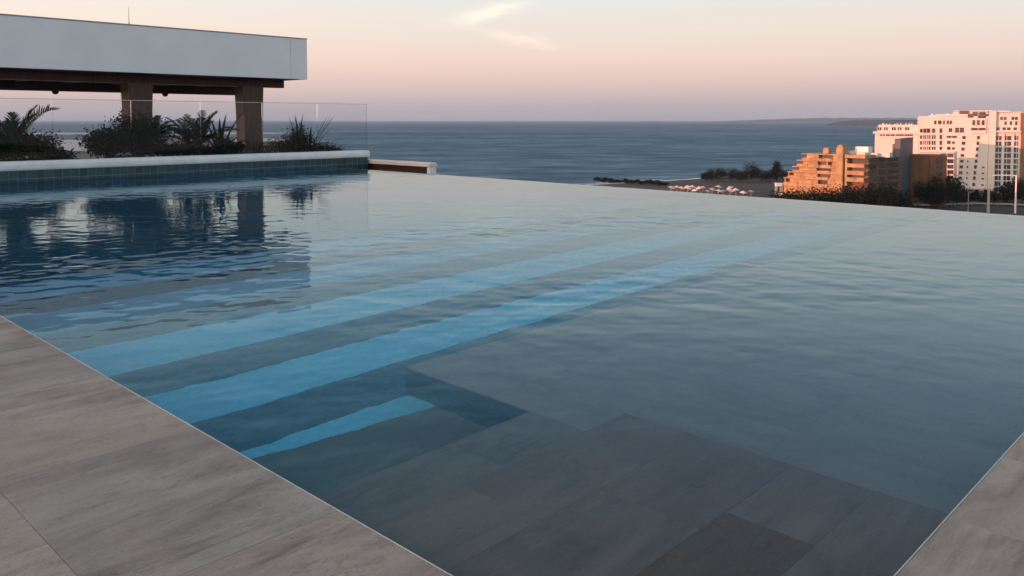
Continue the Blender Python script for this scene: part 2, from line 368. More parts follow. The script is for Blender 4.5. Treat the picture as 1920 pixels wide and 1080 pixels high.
def tag(o, label=None, cat=None, group=None, kind=None):
    if label: o['label'] = label
    if cat: o['category'] = cat
    if group: o['group'] = group
    if kind: o['kind'] = kind
    return o
def thing(name, label, cat, loc=(0, 0, 0), rz=0.0, group=None):
    return tag(put(None, name, None, loc, rz), label, cat, group)

# ================================================================== THE POOL DECK (structure)
V0, V1, U0, U1 = 1.81, 15.83, 0.95, 23.7       # water area
DECK_Z = 0.055
hot = MB()
hot.box(-31, V1 - .02, -34, 48, GZ, -1.80)
hot.box(V1 - .02, V1 + 6.2, 19.2, 48, GZ, -1.3)
o = hot.build('hotel_block', 'white_render', rz=ALPHA)
tag(o, 'pale rendered tower block that carries the rooftop pool and terrace', 'building')

dk = MB()
dk.box(-31, V0 - .012, -34, U1 + 25, -1.78, DECK_Z - .035)
dk.box(V0 - .012, V1, -34, U0 - .012, -1.78, DECK_Z - .035)
deck = dk.build('pool_deck', 'joint', rz=ALPHA)
tag(deck, 'grey brown stone paved deck round the pool corner', 'deck', kind='structure')
def slab(parent, name, v0, v1, u0, u1, zt, th, mat, jit=.0005, gap=.0010, cham=.0010, zoff=0):
    mb = MB(); w, l = (v1 - v0) / 2 - gap, (u1 - u0) / 2 - gap
    mb.cbox(-w, w, -l, l, -th, 0, cham)
    o = mb.build(name, mat, parent, ((v0 + v1) / 2, (u0 + u1) / 2, zt + random.uniform(-jit, jit)))
    o.rotation_euler = (random.uniform(-1, 1) * .0006, random.uniform(-1, 1) * .0006, 0)
    return o
vj = [V0 - .004 - .88 * k for k in range(5)]
for r_ in range(4):
    off = (0.0, .55, .2, .75)[r_]
    u = -2.3 + off
    while u < U1:
        ue = min(u + 1.25, U1 + .4)
        slab(deck, 'paving_slab', vj[r_ + 1], vj[r_], u, ue, DECK_Z, .034, 'stone_deck'); u = ue
uj = [U0 - .004 - .80 * k for k in range(4)]
for r_ in range(3):
    v = V0 + .012 + (.0, .4, .15)[r_]
    if v > V0 + .02: slab(deck, 'paving_slab', V0 + .012, v, uj[r_ + 1], uj[r_], DECK_Z, .034, 'stone_deck')
    while v < V1 - .1:
        ve = min(v + .80, V1)
        slab(deck, 'paving_slab', v, ve, uj[r_ + 1], uj[r_], DECK_Z, .034, 'stone_deck'); v = ve

for nm_, bxs in (('edge_trim', (V0 - .0035, V0 + .002, U0 - .0035, U1)), ('edge_trim', (V0 + .0025, V1 - .02, U0 - .0035, U0 + .002))):
    mb = MB(); mb.cbox(bxs[0], bxs[1], bxs[2], bxs[3], DECK_Z - .034, DECK_Z + .0012, .0012); mb.build(nm_, 'edge_stone', deck)
# ------------------------------------------------------------------ pool basin
Z1, Z2 = -.17, -.38
pb = MB()
pb.box(V0, V1 - .27, U0, U1, -1.75, -1.60)
floor = tag(pb.build('pool_floor', 'mosaic_floor', rz=ALPHA), 'dark blue mosaic floor of the deep end of the pool', 'pool floor', kind='structure')
ws = MB()
ws.box(V0 - .012, V0, U0, U1, -1.6, DECK_Z - .04)
ws.box(V0, V1 - .27, U0 - .012, U0, -1.6, DECK_Z - .04)
tag(ws.build('pool_side_wall', 'mosaic_dark', rz=ALPHA), 'dark blue mosaic inner sides of the pool under the deck edge', 'pool wall', kind='structure')
wr = MB(); wr.box(V1 - .27, V1 - .006, U0 - .2, U1, -1.6, -.014)
tag(wr.build('infinity_edge', 'mosaic_weir', rz=ALPHA), 'submerged overflow wall along the infinity edge of the pool', 'pool wall', kind='structure')

sh = MB()   # ledge core, L-shaped, under the stone
LV, L2U, LEDU = 3.54, 3.27, 4.45
sh.box(V0 + .001, LV, U0 + .001, L2U - .004, -1.6, Z2 - .03)
sh.box(LV, V1 - .275, U0 + .001, LEDU - .004, -1.6, Z2 - .03)
ledge = tag(sh.build('shallow_ledge', 'mosaic_dark', rz=ALPHA), 'submerged stone ledge with a dark mosaic side at the shallow end', 'pool ledge', kind='structure')
def row(vs, u0, u1, mat='stone_ledge', z=Z2):
    for a, c in zip(vs[:-1], vs[1:]): slab(ledge, 'ledge_slab', a, c, u0, u1, z, .03, mat, gap=.0004, cham=.0012, jit=.0003)
row([V0 + .002, 2.9, LV], 2.62, L2U, 'stone_step'); 
vs = [LV + .8 * k for k in range(16)] + [V1 - .275]
row(vs, 3.62, LEDU); row(vs, 2.80, 3.62); row(vs, 1.98, 2.80); row(vs, U0 + .002, 1.98)
s1 = MB(); S1V, S1U = 3.74, 2.72
s1.box(V0 + .0015, S1V - .004, U0 + .0015, S1U - .004, Z2 - .02, Z1 - .03)
step = tag(s1.build('entry_step', 'mosaic_dark', rz=ALPHA), 'topmost submerged step of brown stone slabs in the pool corner', 'pool step', kind='structure')
cuts_u = [U0 + .003, 1.335, 1.725, 2.25, S1U]; cuts_v = [[V0 + .003, 2.6, S1V], [V0 + .003, 2.3, 3.10, S1V], [V0 + .003, 2.9, S1V], [V0 + .003, 2.5, S1V]]
for i in range(4):
    for k, (a, c) in enumerate(zip(cuts_v[i][:-1], cuts_v[i][1:])):
        slab(step, 'step_slab', a, c, cuts_u[i], cuts_u[i + 1], Z1, .03, 'stone_brown' if (i, k) == (1, 1) else 'stone_step', gap=.0004, cham=.001, jit=.0003)

# long stairs that go down from the ledge into the pool, pale treads with dark mosaic noses
stairs = MB()
VW = V1 - .275
treads = [(L2U, 4.42, -.90, V0 + .002, LV - .002), (4.42, 5.72, -1.00, V0 + .002, VW), (5.72, 7.2, -1.12, V0 + .002, VW),
          (7.2, 8.8, -1.24, V0 + .002, VW), (8.8, 10.4, -1.36, V0 + .002, VW)]
for u0, u1, z, va_, vb_ in treads: stairs.box(va_, vb_, u0, u1, -1.6, z - .02)
st = tag(stairs.build('pool_stairs', 'mosaic_dark', rz=ALPHA), 'wide submerged stairs with pale and dark blue mosaic bands', 'pool stairs', kind='structure')
def band(u0, u1, z, mat, va_, vb_, name='tread'):
    mb = MB(); mb.cbox(va_, vb_, u0 + .001, u1 - .001, z - .02, z, .004); mb.build(name, mat, st)
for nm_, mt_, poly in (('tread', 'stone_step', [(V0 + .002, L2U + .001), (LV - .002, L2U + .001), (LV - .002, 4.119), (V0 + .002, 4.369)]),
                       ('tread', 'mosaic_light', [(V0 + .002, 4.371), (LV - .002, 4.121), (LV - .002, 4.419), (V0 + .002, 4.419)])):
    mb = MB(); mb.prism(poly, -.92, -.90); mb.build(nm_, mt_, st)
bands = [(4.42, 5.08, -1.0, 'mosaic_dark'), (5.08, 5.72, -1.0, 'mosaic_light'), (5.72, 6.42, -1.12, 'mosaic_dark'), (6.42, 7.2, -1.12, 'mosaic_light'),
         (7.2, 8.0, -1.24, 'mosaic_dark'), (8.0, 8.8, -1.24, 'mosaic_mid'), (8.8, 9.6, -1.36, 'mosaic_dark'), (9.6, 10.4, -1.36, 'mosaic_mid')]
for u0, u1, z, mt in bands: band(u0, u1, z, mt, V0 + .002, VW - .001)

# ------------------------------------------------------------------ pool water: one closed body with a rippled top
nv, nu = 425, 670
vv = np.linspace(V0 - .008, V1, nv); uu = np.linspace(U0 - .008, U1 + .004, nu)
GV, GU = np.meshgrid(vv, uu, indexing='ij')
hgt = np.zeros_like(GV); view = math.atan2(1, 1)
for k in range(90):
    lam = 0.15 * (6.0 ** rng.random()); th = rng.normal(R(45), .8); kk = 2 * math.pi / lam
    hgt += lam ** .75 * np.sin(kk * (GV * math.cos(th) + GU * math.sin(th)) + rng.random() * 6.283)
patch = np.zeros_like(GV)
for k in range(14):
    th = rng.normal(R(45), .5); lam = rng.uniform(1.5, 8)
    patch += np.sin(2 * math.pi / lam * (GV * math.cos(th) + GU * math.sin(th)) + rng.random() * 6.283)
patch = np.clip(.85 + .16 * patch, .3, 1.5)
calm = (np.clip((GU - 1.0) / 6.0, 0, 1) * .55 + .45) * (1 - .42 * np.clip((GU - 9.0) / 6.0, 0, 1))
sl_rms = float(np.sqrt(np.mean((np.diff(hgt, axis=0) / (vv[1] - vv[0])) ** 2) + np.mean((np.diff(hgt, axis=1) / (uu[1] - uu[0])) ** 2)))
hgt *= .0185 / sl_rms                     # root mean square slope of the ripples
for k in range(8):                        # a slow swell
    lam = rng.uniform(1.2, 3.0); th = rng.normal(R(45), .8)
    hgt += .0009 * lam / 8 * 1.6 * np.sin(2 * math.pi / lam * (GV * math.cos(th) + GU * math.sin(th)) + rng.random() * 6.283)
hgt = hgt * patch * calm
hgt[:, [0, -1]] = 0
wv = [(float(GV[i, j]), float(GU[i, j]), float(hgt[i, j])) for i in range(nv) for j in range(nu)]
wf = [(i * nu + j, (i + 1) * nu + j, (i + 1) * nu + j + 1, i * nu + j + 1) for i in range(nv - 1) for j in range(nu - 1)]
# rim: each edge drops straight down to a flat bottom
rim = [i * nu for i in range(nv)] + [(nv - 1) * nu + j for j in range(1, nu)] + [i * nu + nu - 1 for i in range(nv - 2, -1, -1)] + [j for j in range(nu - 2, 0, -1)]
k0 = len(wv)
for r_ in rim: wv.append((wv[r_][0], wv[r_][1], -1.7))
L = len(rim)
for i in range(L): wf.append((rim[(i + 1) % L], rim[i], k0 + i, k0 + (i + 1) % L))
wf.append(tuple(k0 + i for i in range(L - 1, -1, -1)))
me = bpy.data.meshes.new('pool_water'); me.from_pydata(wv, [], wf); me.update(); me.materials.append(MATS['pool_water'])
ntop = (nv - 1) * (nu - 1)
sm = [True] * ntop + [False] * (len(wf) - ntop); me.polygons.foreach_set('use_smooth', sm)
tag(put(me, 'pool_water', None, (0, 0, 0), ALPHA), 'rippled clear water of the infinity pool', 'water', kind='structure')

# ================================================================== PLANTER WALL at the far end of the pool
PW_END = 17.25; CZ = -.14
pw = thing('planter_wall', 'teal tiled planter wall with thick white coping at far end of pool', 'wall', P(0, U1 + .02), ALPHA)
b0 = MB(); b0.box(-9, PW_END - .012, .012, .30, -1.6, .44 + CZ); b0.build('wall_core', 'grout', pw)
TS = .21
tm = MB(); tm.cbox(-TS / 2 + .009, TS / 2 - .009, -.012, .012, -TS / 2 + .009, TS / 2 - .009, .003); tmesh = tm.mesh('tile', 'wall_tile')
ntile = 0
for r_ in range(3):
    z = .44 + CZ - TS / 2 - .004 - r_ * TS
    vpos = PW_END - TS / 2 - .006
    while vpos > 2.3:
        o = put(tmesh, 'tile', pw, (vpos + random.uniform(-.0008, .0008), .012 + random.uniform(-.002, .001), z)); vpos -= TS; ntile += 1
tm2 = MB(); tm2.cbox(-.012, .012, .012, .30, -1.0, .44 + CZ, .003); tm2.build('end_tile', 'wall_tile', pw, (PW_END - .004, 0, -.01))
prof = [(-.045, .46), (-.055, .50), (-.05, .58), (-.02, .645), (.05, .672), (.40, .672), (.46, .65), (.48, .60), (.48, .44), (-.03, .44)]
cp = MB(); prof = [(a_, z_ + CZ) for a_, z_ in prof]; cp.extrude_x(prof[::-1], -9, PW_END + .06); cp.build('coping', 'coping_white', pw)
# ends of coping get a softened nose
# planter bed behind
bed = MB()
nb = 60
ys = np.linspace(.47, 3.4, 8)
gv = np.linspace(-9, PW_END - .25, nb)
for i in range(nb):
    for j, y in enumerate(ys):
        mound = .50 + CZ + .10 * math.sin(gv[i] * 1.7 + y) + .10 * math.sin(gv[i] * .6 + 2 * y) + random.uniform(-.03, .03)
        if gv[i] > 15.2: mound -= (gv[i] - 15.2) * .12
        bed.v.append((float(gv[i]), float(y), mound))
for i in range(nb - 1):
    for j in range(7): bed.f.append((i * 8 + j, (i + 1) * 8 + j, (i + 1) * 8 + j + 1, i * 8 + j + 1))
tag(bed.build('planter_soil', 'soil', None, P(0, U1 + .02), ALPHA), 'dark soil bed of the planter behind the white coping', 'soil', kind='structure')
bd = MB(); bd.box(-9, PW_END - .05, 3.3, 3.45, -1.2, .45); bd.box(PW_END - .2, PW_END - .012, .31, 3.3, -1.2, .44 + CZ); bd.build('rear_kerb', 'warm_render', pw)

# glass balustrade on the coping
GU_ = U1 + .46
gl = thing('glass_balustrade', 'frameless clear glass balustrade standing behind the white coping', 'balustrade', P(0, GU_, .60 + CZ), ALPHA)
gedges = [-9]; 
gend = to_vu(at_plane(688, 240, tuple(P(0, GU_)), np.array([-SA, CA, 0])))[0]
gtop = at_plane(688, 196, tuple(P(0, GU_)), np.array([-SA, CA, 0]))[2] - .60 - CZ
x = gend; cuts = [gend]
while x > -8: x -= 2.05; cuts.append(x)
for a, c in zip(cuts[1:], cuts[:-1]):
    mb = MB(); mb.box(a + .006, c - .006, -.0075, .0075, -.06, gtop); g = mb.build('glass_panel', 'glass', gl)
    eb = MB(); eb.box(a + .006, c - .006, -.009, .009, gtop + .001, gtop + .015); eb.build('top_edge', 'glass_edge', g)

# ================================================================== PAVILION
FU = 26.3
fn = np.array([-SA, CA, 0])
fp = lambda x, y, u=FU: at_plane(x, y, tuple(P(0, u)), fn)
fe = fp(576, 110); fend = to_vu(fe)[0]; ztop = fp(576, 74)[2]; zbot = fp(576, 149)[2]
pv = thing('pavilion', 'terrace pavilion with deep white fascia roof on brown timber columns', 'pavilion', P(0, FU, 0), ALPHA)
W = MB()
W.cbox(-14, fend, 0, .22, zbot, ztop, .012); W.build('fascia', 'white_render', pv)
W = MB(); W.cbox(fend - .22, fend - .003, .224, 11, zbot + .002, ztop - .002, .01); W.build('side_fascia', 'white_render', pv)
W = MB(); W.box(-14.2, fend + .012, -.012, .30, ztop + .002, ztop + .035); W.build('drip_cap', 'grey_metal', pv)
jv = to_vu(fp(545, 110))[0]
for q_ in (jv,):
    W = MB(); W.box(q_ - .004, q_ + .004, -.0035, .0, zbot + .05, ztop - .05); W.build('panel_joint', 'grey_metal', pv)
W = MB(); W.box(-14, fend - .225, .226, 11, zbot + .30, ztop - .15); W.build('roof_slab', 'wood_ceiling', pv)
W = MB(); W.box(-14, fend - .225, .226, .9, zbot - .012, zbot + .02); W.build('soffit', 'wood_ceiling', pv)
# front beam
bend = to_vu(fp(531, 160, FU + 1.0))[0]
bz0 = fp(531, 165, FU + 1.0)[2]
W = MB(); W.cbox(-14, bend, .92, 1.30, bz0, zbot + .29, .015); W.build('beam', 'wood_beam', pv)
# cross joists, then the rear beam, which hang lower to the left in the picture
for k in range(13):
    q_ = bend - .6 - k * 1.5
    W = MB(); W.cbox(q_ - .10, q_ + .10, 1.31, 10.6, bz0 + .05, zbot + .29, .01); W.build('joist', 'wood_beam', pv)
zc = fp(120, 171, FU + 3.6)[2]; rend = to_vu(fp(466, 170, FU + 3.6))[0]
W = MB(); W.cbox(-14, rend, 3.6, 3.95, zc, zbot + .28, .015); W.build('beam', 'wood_beam', pv)
W = MB(); W.cbox(-14, rend - 3, 8.6, 8.95, zbot - .02, zbot + .28, .015); W.build('beam', 'wood_beam', pv)
for px in (468, 258):
    cv = to_vu(fp(px, 220, FU + 1.1))[0]
    W = MB(); n = 10
    for i in range(n):      # slightly tapered square timber column
        pass
    k = len(W.v); lv = [(.3, .345), (1.9, .36), (bz0 - .02 + .03, .40)]
    for z, h in lv: W.v += [(cv - h, .80, z), (cv + h, .80, z), (cv + h, 1.42, z), (cv - h, 1.42, z)]
    for i in range(2):
        for j in range(4): W.f.append((i * 4 + j, i * 4 + (j + 1) % 4, (i + 1) * 4 + (j + 1) % 4, (i + 1) * 4 + j))
    W.f.append((3, 2, 1, 0)); W.f.append((8, 9, 10, 11)); W.build('column', 'wood_column', pv)
for px in (105, 311):
    p = fp(px, 168, FU + 3.7); q_ = to_vu(p)[0]
    dm = MB(); dm.lathe([(0.001, -.11), (.06, -.10), (.10, -.05), (.11, 0)], 12)
    tag(dm.build('ceiling_spotlight', 'dark_metal', None, P(q_, FU + 3.77, zc), 0, True),
        'small dark dome light under the beam between the two timber columns' if px > 200 else 'small dark dome light under the beam above the arching palm frond', 'light', 'dome lights under the beam')
p = fp(243, 47, FU + .1); rv = to_vu(p)[0]
rod = MB(); rod.tube([(0, 0, 0), (0, 0, .08), (0, 0, .55)], [.03, .012, .006], 6)
tag(rod.build('lightning_rod', 'grey_metal', None, P(rv, FU + .15, ztop + .034), 0), 'thin metal rod standing on the pavilion roof edge', 'rod')

# terrace parapet beyond the infinity edge
TPV = 17.4
tn = np.array([-CA, -SA, 0])
e = at_plane(806, 308, tuple(P(TPV, 0)), tn); eu = to_vu(e)[1]
tz = at_plane(760, 303, tuple(P(TPV, 0)), tn)[2]
tp = thing('terrace_parapet', 'low pale parapet with a dark recess and rounded end beyond the infinity edge', 'parapet', P(TPV, eu, 0), ALPHA)
W = MB(); W.cbox(-.04, .34, .0, 16, tz - .13, tz, .03); W.build('parapet_cap', 'warm_render', tp)
W = MB(); W.cbox(.06, .30, .16, 16, -1.2, tz - .131, .01); W.build('parapet_wall', 'wood_beam', tp)
W = MB(); W.cbox(-.02, .32, .02, .15, -1.2, tz - .132, .03); W.build('end_pier', 'coping_white', tp)
tl = MB(); tl.box(V1 + .2, V1 + 6, 19.4, 40, -1.3, -1.1)
tag(tl.build('terrace_floor', 'concrete', rz=ALPHA), 'concrete terrace floor beside the infinity edge', 'terrace', kind='structure')

# unseen block added behind the deck to keep the low sun off the pool
ph = thing('shade_block', 'unseen pale block added behind the paved deck to shade the pool', 'building', P(-27, 6, DECK_Z - .04), ALPHA)
W = MB(); W.cbox(-3, 3, -38, 38, 0, 5.0, .03); W.build('wall', 'white_render', ph)
W = MB(); W.cbox(-3.3, 3.4, -38.3, 38.3, 5.002, 5.3, .03); W.build('roof', 'white_render', ph)
for k in range(18):
    y = -36 + k * 4
    W = MB(); W.box(3.002, 3.05, y, y + 2.6, .1, 2.5); f = W.build('window', 'dark_metal', ph)
    W = MB(); W.box(3.051, 3.06, y + .08, y + 2.52, .18, 2.42); W.build('pane', 'window_glass', f)

# ================================================================== PLANTS
def ribbon(mb, base, az, length, w, rise, droop, n=7, fold=.25, lean=0.0):
    """an arching strap leaf"""
    pts = []; p = Vector(base); e_ = rise
    for i in range(n + 1):
        t_ = i / n; pts.append(p.copy())
        d = Vector((math.cos(az) * math.cos(e_), math.sin(az) * math.cos(e_), math.sin(e_)))
        p = p + d * (length / n); e_ -= droop / n * (0.4 + 1.2 * t_)
    side = Vector((-math.sin(az), math.cos(az), 0)); k = len(mb.v)
    for i, p in enumerate(pts):
        t_ = i / n; ww = w * (0.55 + .9 * t_) * (1 - t_ ** 3) * .9 + .002
        mb.v += [tuple(p - side * ww + Vector((0, 0, fold * ww))), tuple(p), tuple(p + side * ww + Vector((0, 0, fold * ww)))]
    for i in range(n):
        a = k + i * 3
        mb.f += [(a, a + 1, a + 4, a + 3), (a + 1, a + 2, a + 5, a + 4)]
    return pts
def frond(mb, base, az, length, rise, droop, ll, n=22, w=.017, up=.45):
    """a feather frond: rachis with two rows of narrow leaflets"""
    p = Vector(base); e_ = rise; pts = []
    for i in range(n + 1):
        pts.append((p.copy(), e_)); t_ = i / n
        d = Vector((math.cos(az) * math.cos(e_), math.sin(az) * math.cos(e_), math.sin(e_)))
        p = p + d * (length / n); e_ -= droop / n * (.3 + 1.4 * t_)
    mb.tube([q_[0] for q_ in pts[::3]], [w * (1 - .75 * i / max(1, len(pts[::3]) - 1)) for i in range(len(pts[::3]))], 5, False)
    side = Vector((-math.sin(az), math.cos(az), 0))
    for i in range(3, n + 1):
        p, e_ = pts[i]; t_ = i / n
        d = Vector((math.cos(az) * math.cos(e_), math.sin(az) * math.cos(e_), math.sin(e_)))
        nrm = side.cross(d) * -1
        for s_ in (-1, 1):
            l_ = ll * (math.sin(math.pi * min(1, .15 + .82 * t_)) ** .6) * random.uniform(.85, 1.1)
            q_ = (d * random.uniform(.55, .8) + side * s_ * random.uniform(.6, .8) + Vector((0, 0, 1)) * up * random.uniform(.5, 1.2)).normalized()
            tip = p + q_ * l_ - Vector((0, 0, .12 * l_)); mid = p + q_ * l_ * .5
            wd = d * w * 1.3
            mb.tri(p - wd, p + wd, mid + wd); mb.tri(p - wd, mid + wd, mid - wd); mb.tri(mid - wd, mid + wd, tip)
def leafcloud(mb, c, r, n, size, flat=.0, clumps=14, low=.0):
    c = np.array(c); r = np.array(r)
    cl = []
    for _ in range(clumps):
        d = rng.normal(size=3); d /= np.linalg.norm(d); d[2] = abs(d[2]) * (1 - low) + d[2] * low
        cl.append(c + d * r * rng.uniform(.35, .85))
    for i in range(n):
        q_ = cl[i % clumps] + rng.normal(size=3) * r * .24
        a = Vector(rng.normal(size=3)).normalized(); b_ = Vector(rng.normal(size=3)); b_ = (b_ - a * b_.dot(a)).normalized()
        s_ = size * rng.uniform(.6, 1.3); p = Vector(q_)
        mb.quad(p - a * s_, p - b_ * s_ * .42, p + a * s_, p + b_ * s_ * .42)
    return cl
def plant_base(px, u, z=.58):
    z += CZ - .03
    p = at_plane(px, 285, tuple(P(0, u)), fn); vq = to_vu(p)[0]; return P(vq, u, z)
def right_az(): return math.atan2(0, 1)
def shrub(px, u, w, h, label, mat, n=900, size=.055, name='shrub', z=.58, group=None):
    o = thing(name, label, 'shrub', plant_base(px, u, z), 0, group)
    mb = MB(); cl = leafcloud(mb, (0, 0, h * .5), (w / 2 * 1.1, w / 2 * .8, h * .56), int(n * 2.8), size * .95, clumps=36, low=.6)
    mb.build('foliage', mat, o)
    sm_ = MB()
    for c_ in cl[:9]: sm_.tube([(0, 0, -.05), (c_[0] * .5, c_[1] * .5, c_[2] * .55), tuple(c_)], [.022, .014, .005], 5)
    sm_.build('stem', 'bark', o); return o
PUB = U1 + 1.1
shrub(8, PUB + .3, 1.5, .85, 'dark leafy shrub at the foot of the tall feather palm', 'leaf_dark', 1400)
o = thing('feather_palm', 'feather palm with one long frond arching over the planter beside dark shrub', 'palm', plant_base(24, PUB, .55)); 
mb = MB(); mb.tube([(0, 0, 0), (.02, 0, .22), (.05, 0, .45)], [.07, .06, .045], 8); mb.build('trunk', 'bark', o)
for az, L_, ri, dr, ll in ((-.12, 1.5, 1.08, 1.15, .5), (.9, .95, 1.25, .7, .36), (2.2, .9, 1.35, .6, .34), (-1.2, .8, 1.2, .9, .34), (3.3, .85, 1.2, .8, .34), (.35, 1.1, 1.32, .6, .4)):
    mb = MB(); frond(mb, (.05, 0, .42), az, L_, ri, dr, ll, 24); mb.build('frond', 'leaf_mid' if az < 1 else 'leaf_dark', o)
shrub(62, PUB + .1, 1.2, .78, 'brownish dry shrub under the arching palm frond', 'leaf_brown', 1100, .04)
o = thing('strap_leaf_plant', 'strap leaved plant with long blades arching down to the coping', 'plant', plant_base(128, PUB - .25, .55))
for az, L_, ri, dr in ((-.1, .95, .95, 2.6), (.3, .8, 1.1, 2.2), (2.9, .7, 1.0, 2.0), (1.7, .6, 1.2, 1.6), (3.4, .9, .8, 1.9), (-.6, .7, 1.1, 2.3)):
    mb = MB(); ribbon(mb, (0, 0, .02), az, L_, .035, ri, dr, 9); mb.build('leaf', 'leaf_mid', o)
shrub(100, PUB + .2, .6, .34, 'low dark shrub between the dry shrub and the strap leaved plant', 'leaf_dark', 500, .05)
shrub(200, PUB + .3, 1.15, .78, 'broad dark shrub beside the timber column base', 'leaf_dark', 1500, .05)
shrub(262, PUB + .2, 1.25, 1.22, 'tall dense shrub hiding the foot of a timber column', 'leaf_dark', 2000, .05)
o = thing('feather_palm', 'small palm with fronds spreading right out of the tall dense shrub', 'palm', plant_base(285, PUB - .1, .6))
mb = MB(); mb.tube([(0, 0, 0), (.02, 0, .3), (.03, 0, .6)], [.06, .05, .04], 8); mb.build('trunk', 'bark', o)
for az, L_, ri, dr in ((.0, .75, .75, 1.0), (.5, .7, 1.0, 1.0), (-.5, .65, .5, 1.0), (1.6, .7, 1.2, .8), (3.0, .7, .9, .9), (-1.6, .5, .8, .9)):
    mb = MB(); frond(mb, (.03, 0, .58), az, L_, ri, dr, .26, 18); mb.build('frond', 'leaf_dark', o)
shrub(330, PUB + .4, 1.7, .42, 'low spreading shrub between the two timber columns', 'leaf_brown', 1300, .045)
def fanpalm(px, u, label, n, L_, mats, z=.55, trunk=.35, lo=.35, wide=1.0):
    o = thing('feather_palm', label, 'palm', plant_base(px, u, z))
    mb = MB(); mb.tube([(0, 0, 0), (.0, .0, trunk * .5), (.01, 0, trunk)], [.075, .065, .05], 8); mb.build('trunk', 'bark', o)
    for k in range(n):
        az = 2 * math.pi * k / n + random.uniform(-.2, .2)
        mb = MB(); frond(mb, (.01, 0, trunk - .02), az, L_ * random.uniform(.8, 1.1), random.uniform(lo, 1.35), random.uniform(.7, 1.2), .24 * wide, 18); mb.build('frond', mats[k % len(mats)], o)
    return o
fanpalm(376, PUB, 'bushy palm with many short fronds midway between the columns', 20, 1.05, ('leaf_dark', 'leaf_dark', 'leaf_mid'), .55, .42, .45, 1.25)
fanpalm(352, PUB + .5, 'thin palm with drooping fronds behind the low spreading shrub', 10, .95, ('leaf_dark',), .55, .4, .2)
def agave(px, u, label, leaves, mat='leaf_dark', z=.55):
    o = thing('agave_plant', label, 'agave', plant_base(px, u, z))
    for az, L_, ri, dr, w in leaves:
        mb = MB(); ribbon(mb, (0, 0, 0), az, L_, w, ri, dr, 8, .45); mb.build('leaf', mat, o)
    return o
agave(412, PUB - .2, 'spiky agave leaning its longest leaf against the timber column', [(0.05, 1.62, 1.22, .5, .055), (.0, 1.0, .75, .6, .055), (3.0, 1.3, 1.3, .4, .05), (1.3, 1.3, 1.4, .3, .055),
      (2.3, 1.2, 1.25, .5, .05), (-1.2, 1.2, 1.35, .4, .05), (.7, 1.3, 1.25, .4, .05), (2.8, 1.1, 1.0, .6, .05), (-2.6, 1.2, 1.3, .3, .05), (-.5, .55, .35, .5, .045), (3.5, .7, .8, .6, .045), (-2.0, .8, 1.2, .4, .045)])
shrub(432, PUB + .5, .8, .5, 'small dark shrub behind the agave by the timber column', 'leaf_dark', 500, .05)
shrub(556, PUB + .3, 1.0, .8, 'twiggy dry shrub beside the forked dark agave', 'leaf_brown', 650, .04)
agave(560, PUB + .2, 'pale grassy tuft growing out of the twiggy dry shrub', [(2.9, 1.25, 1.4, .35, .04), (3.3, 1.15, 1.48, .3, .04), (1.0, 1.3, 1.5, .3, .04), (.2, 1.1, 1.35, .6, .04), (2.2, 1.25, 1.45, .2, .04), (-.8, 1.0, 1.4, .3, .04), (.1, 1.2, 1.5, .5, .04)], 'leaf_mid')
agave(580, PUB - .1, 'forked dark agave with two bundles of stiff upright leaves', [(0.02, 1.5, 1.05, .18, .055), (.10, 1.42, 1.12, .2, .05), (-.06, 1.32, 1.18, .2, .05), (3.05, 1.3, 1.22, .15, .055),
      (3.2, 1.15, 1.15, .2, .05), (3.0, 1.1, 1.34, .1, .045), (1.5, .9, 1.4, .2, .045), (.05, 1.1, .95, .2, .045)])
o = agave(605, PUB - .15, 'tiny spiky plant with one thin curved flower stalk', [(1.2, .28, 1.3, .3, .03), (2.7, .25, 1.2, .4, .03), (.2, .25, 1.0, .4, .03)], z=.57)
mb = MB(); mb.tube([(0, 0, .0), (.12, 0, .22), (.32, 0, .42), (.62, 0, .50)], [.008, .007, .005, .003], 5); mb.build('flower_stalk', 'leaf_brown', o)
shrub(624, PUB - .1, .55, .24, 'small green tuft on the soil near the end of the coping', 'leaf_mid', 300, .04, z=.5)
shrub(530, PUB + .1, 1.7, .5, 'flat dark ground cover right of the timber column', 'leaf_brown', 800, .035, 'ground_cover_plant', .5)
shrub(592, PUB + .0, 1.3, .42, 'flat brown ground cover under the forked agave', 'leaf_brown', 700, .035, 'ground_cover_plant', .5)
shrub(655, PUB + .0, .7, .16, 'thin brown ground cover at the tapering end of the planter', 'leaf_brown', 400, .03, 'ground_cover_plant', .46)
shrub(400, PUB + .1, 1.2, .4, 'dark ground cover under the bushy palm and the agave', 'leaf_dark', 700, .04, 'ground_cover_plant', .52)

for o in list(COL.objects):                      # the planting stands a little taller than first drawn
    if o.get('category') in ('palm', 'shrub', 'plant', 'agave'): o.scale = (1.14, 1.14, 1.14)

# ================================================================== SEA, LAND, BEACH
s_ = MB()
yy = [-400, 0, 300, 800, 2000, 6000, 20000, 46000]; xx = [-40000, -12000, -4000, -1000, 0, 1000, 4000, 12000, 40000]
for y in yy:
    for x in xx: s_.v.append((x, y, GZ - .6))
for i in range(len(yy) - 1):
    for j in range(len(xx) - 1):
        a = i * len(xx) + j; s_.f.append((a, a + 1, a + 1 + len(xx), a + len(xx)))
tag(s_.build('sea', 'sea_water'), 'slate blue ruffled sea reaching the horizon', 'sea', kind='structure')
def sheet(name, pix, z, mat, label, extra=()):
    pts = [tuple(at_z(x, y, z)) for x, y in pix] + [(x, y, z) for x, y in extra]
    mb = MB(); mb.v = pts; mb.f = [tuple(range(len(pts)))]
    o = mb.build(name, mat)
    if o.data.polygons[0].normal.z < 0: o.data.flip_normals()
    return tag(o, label, name.replace('_', ' '), kind='structure')
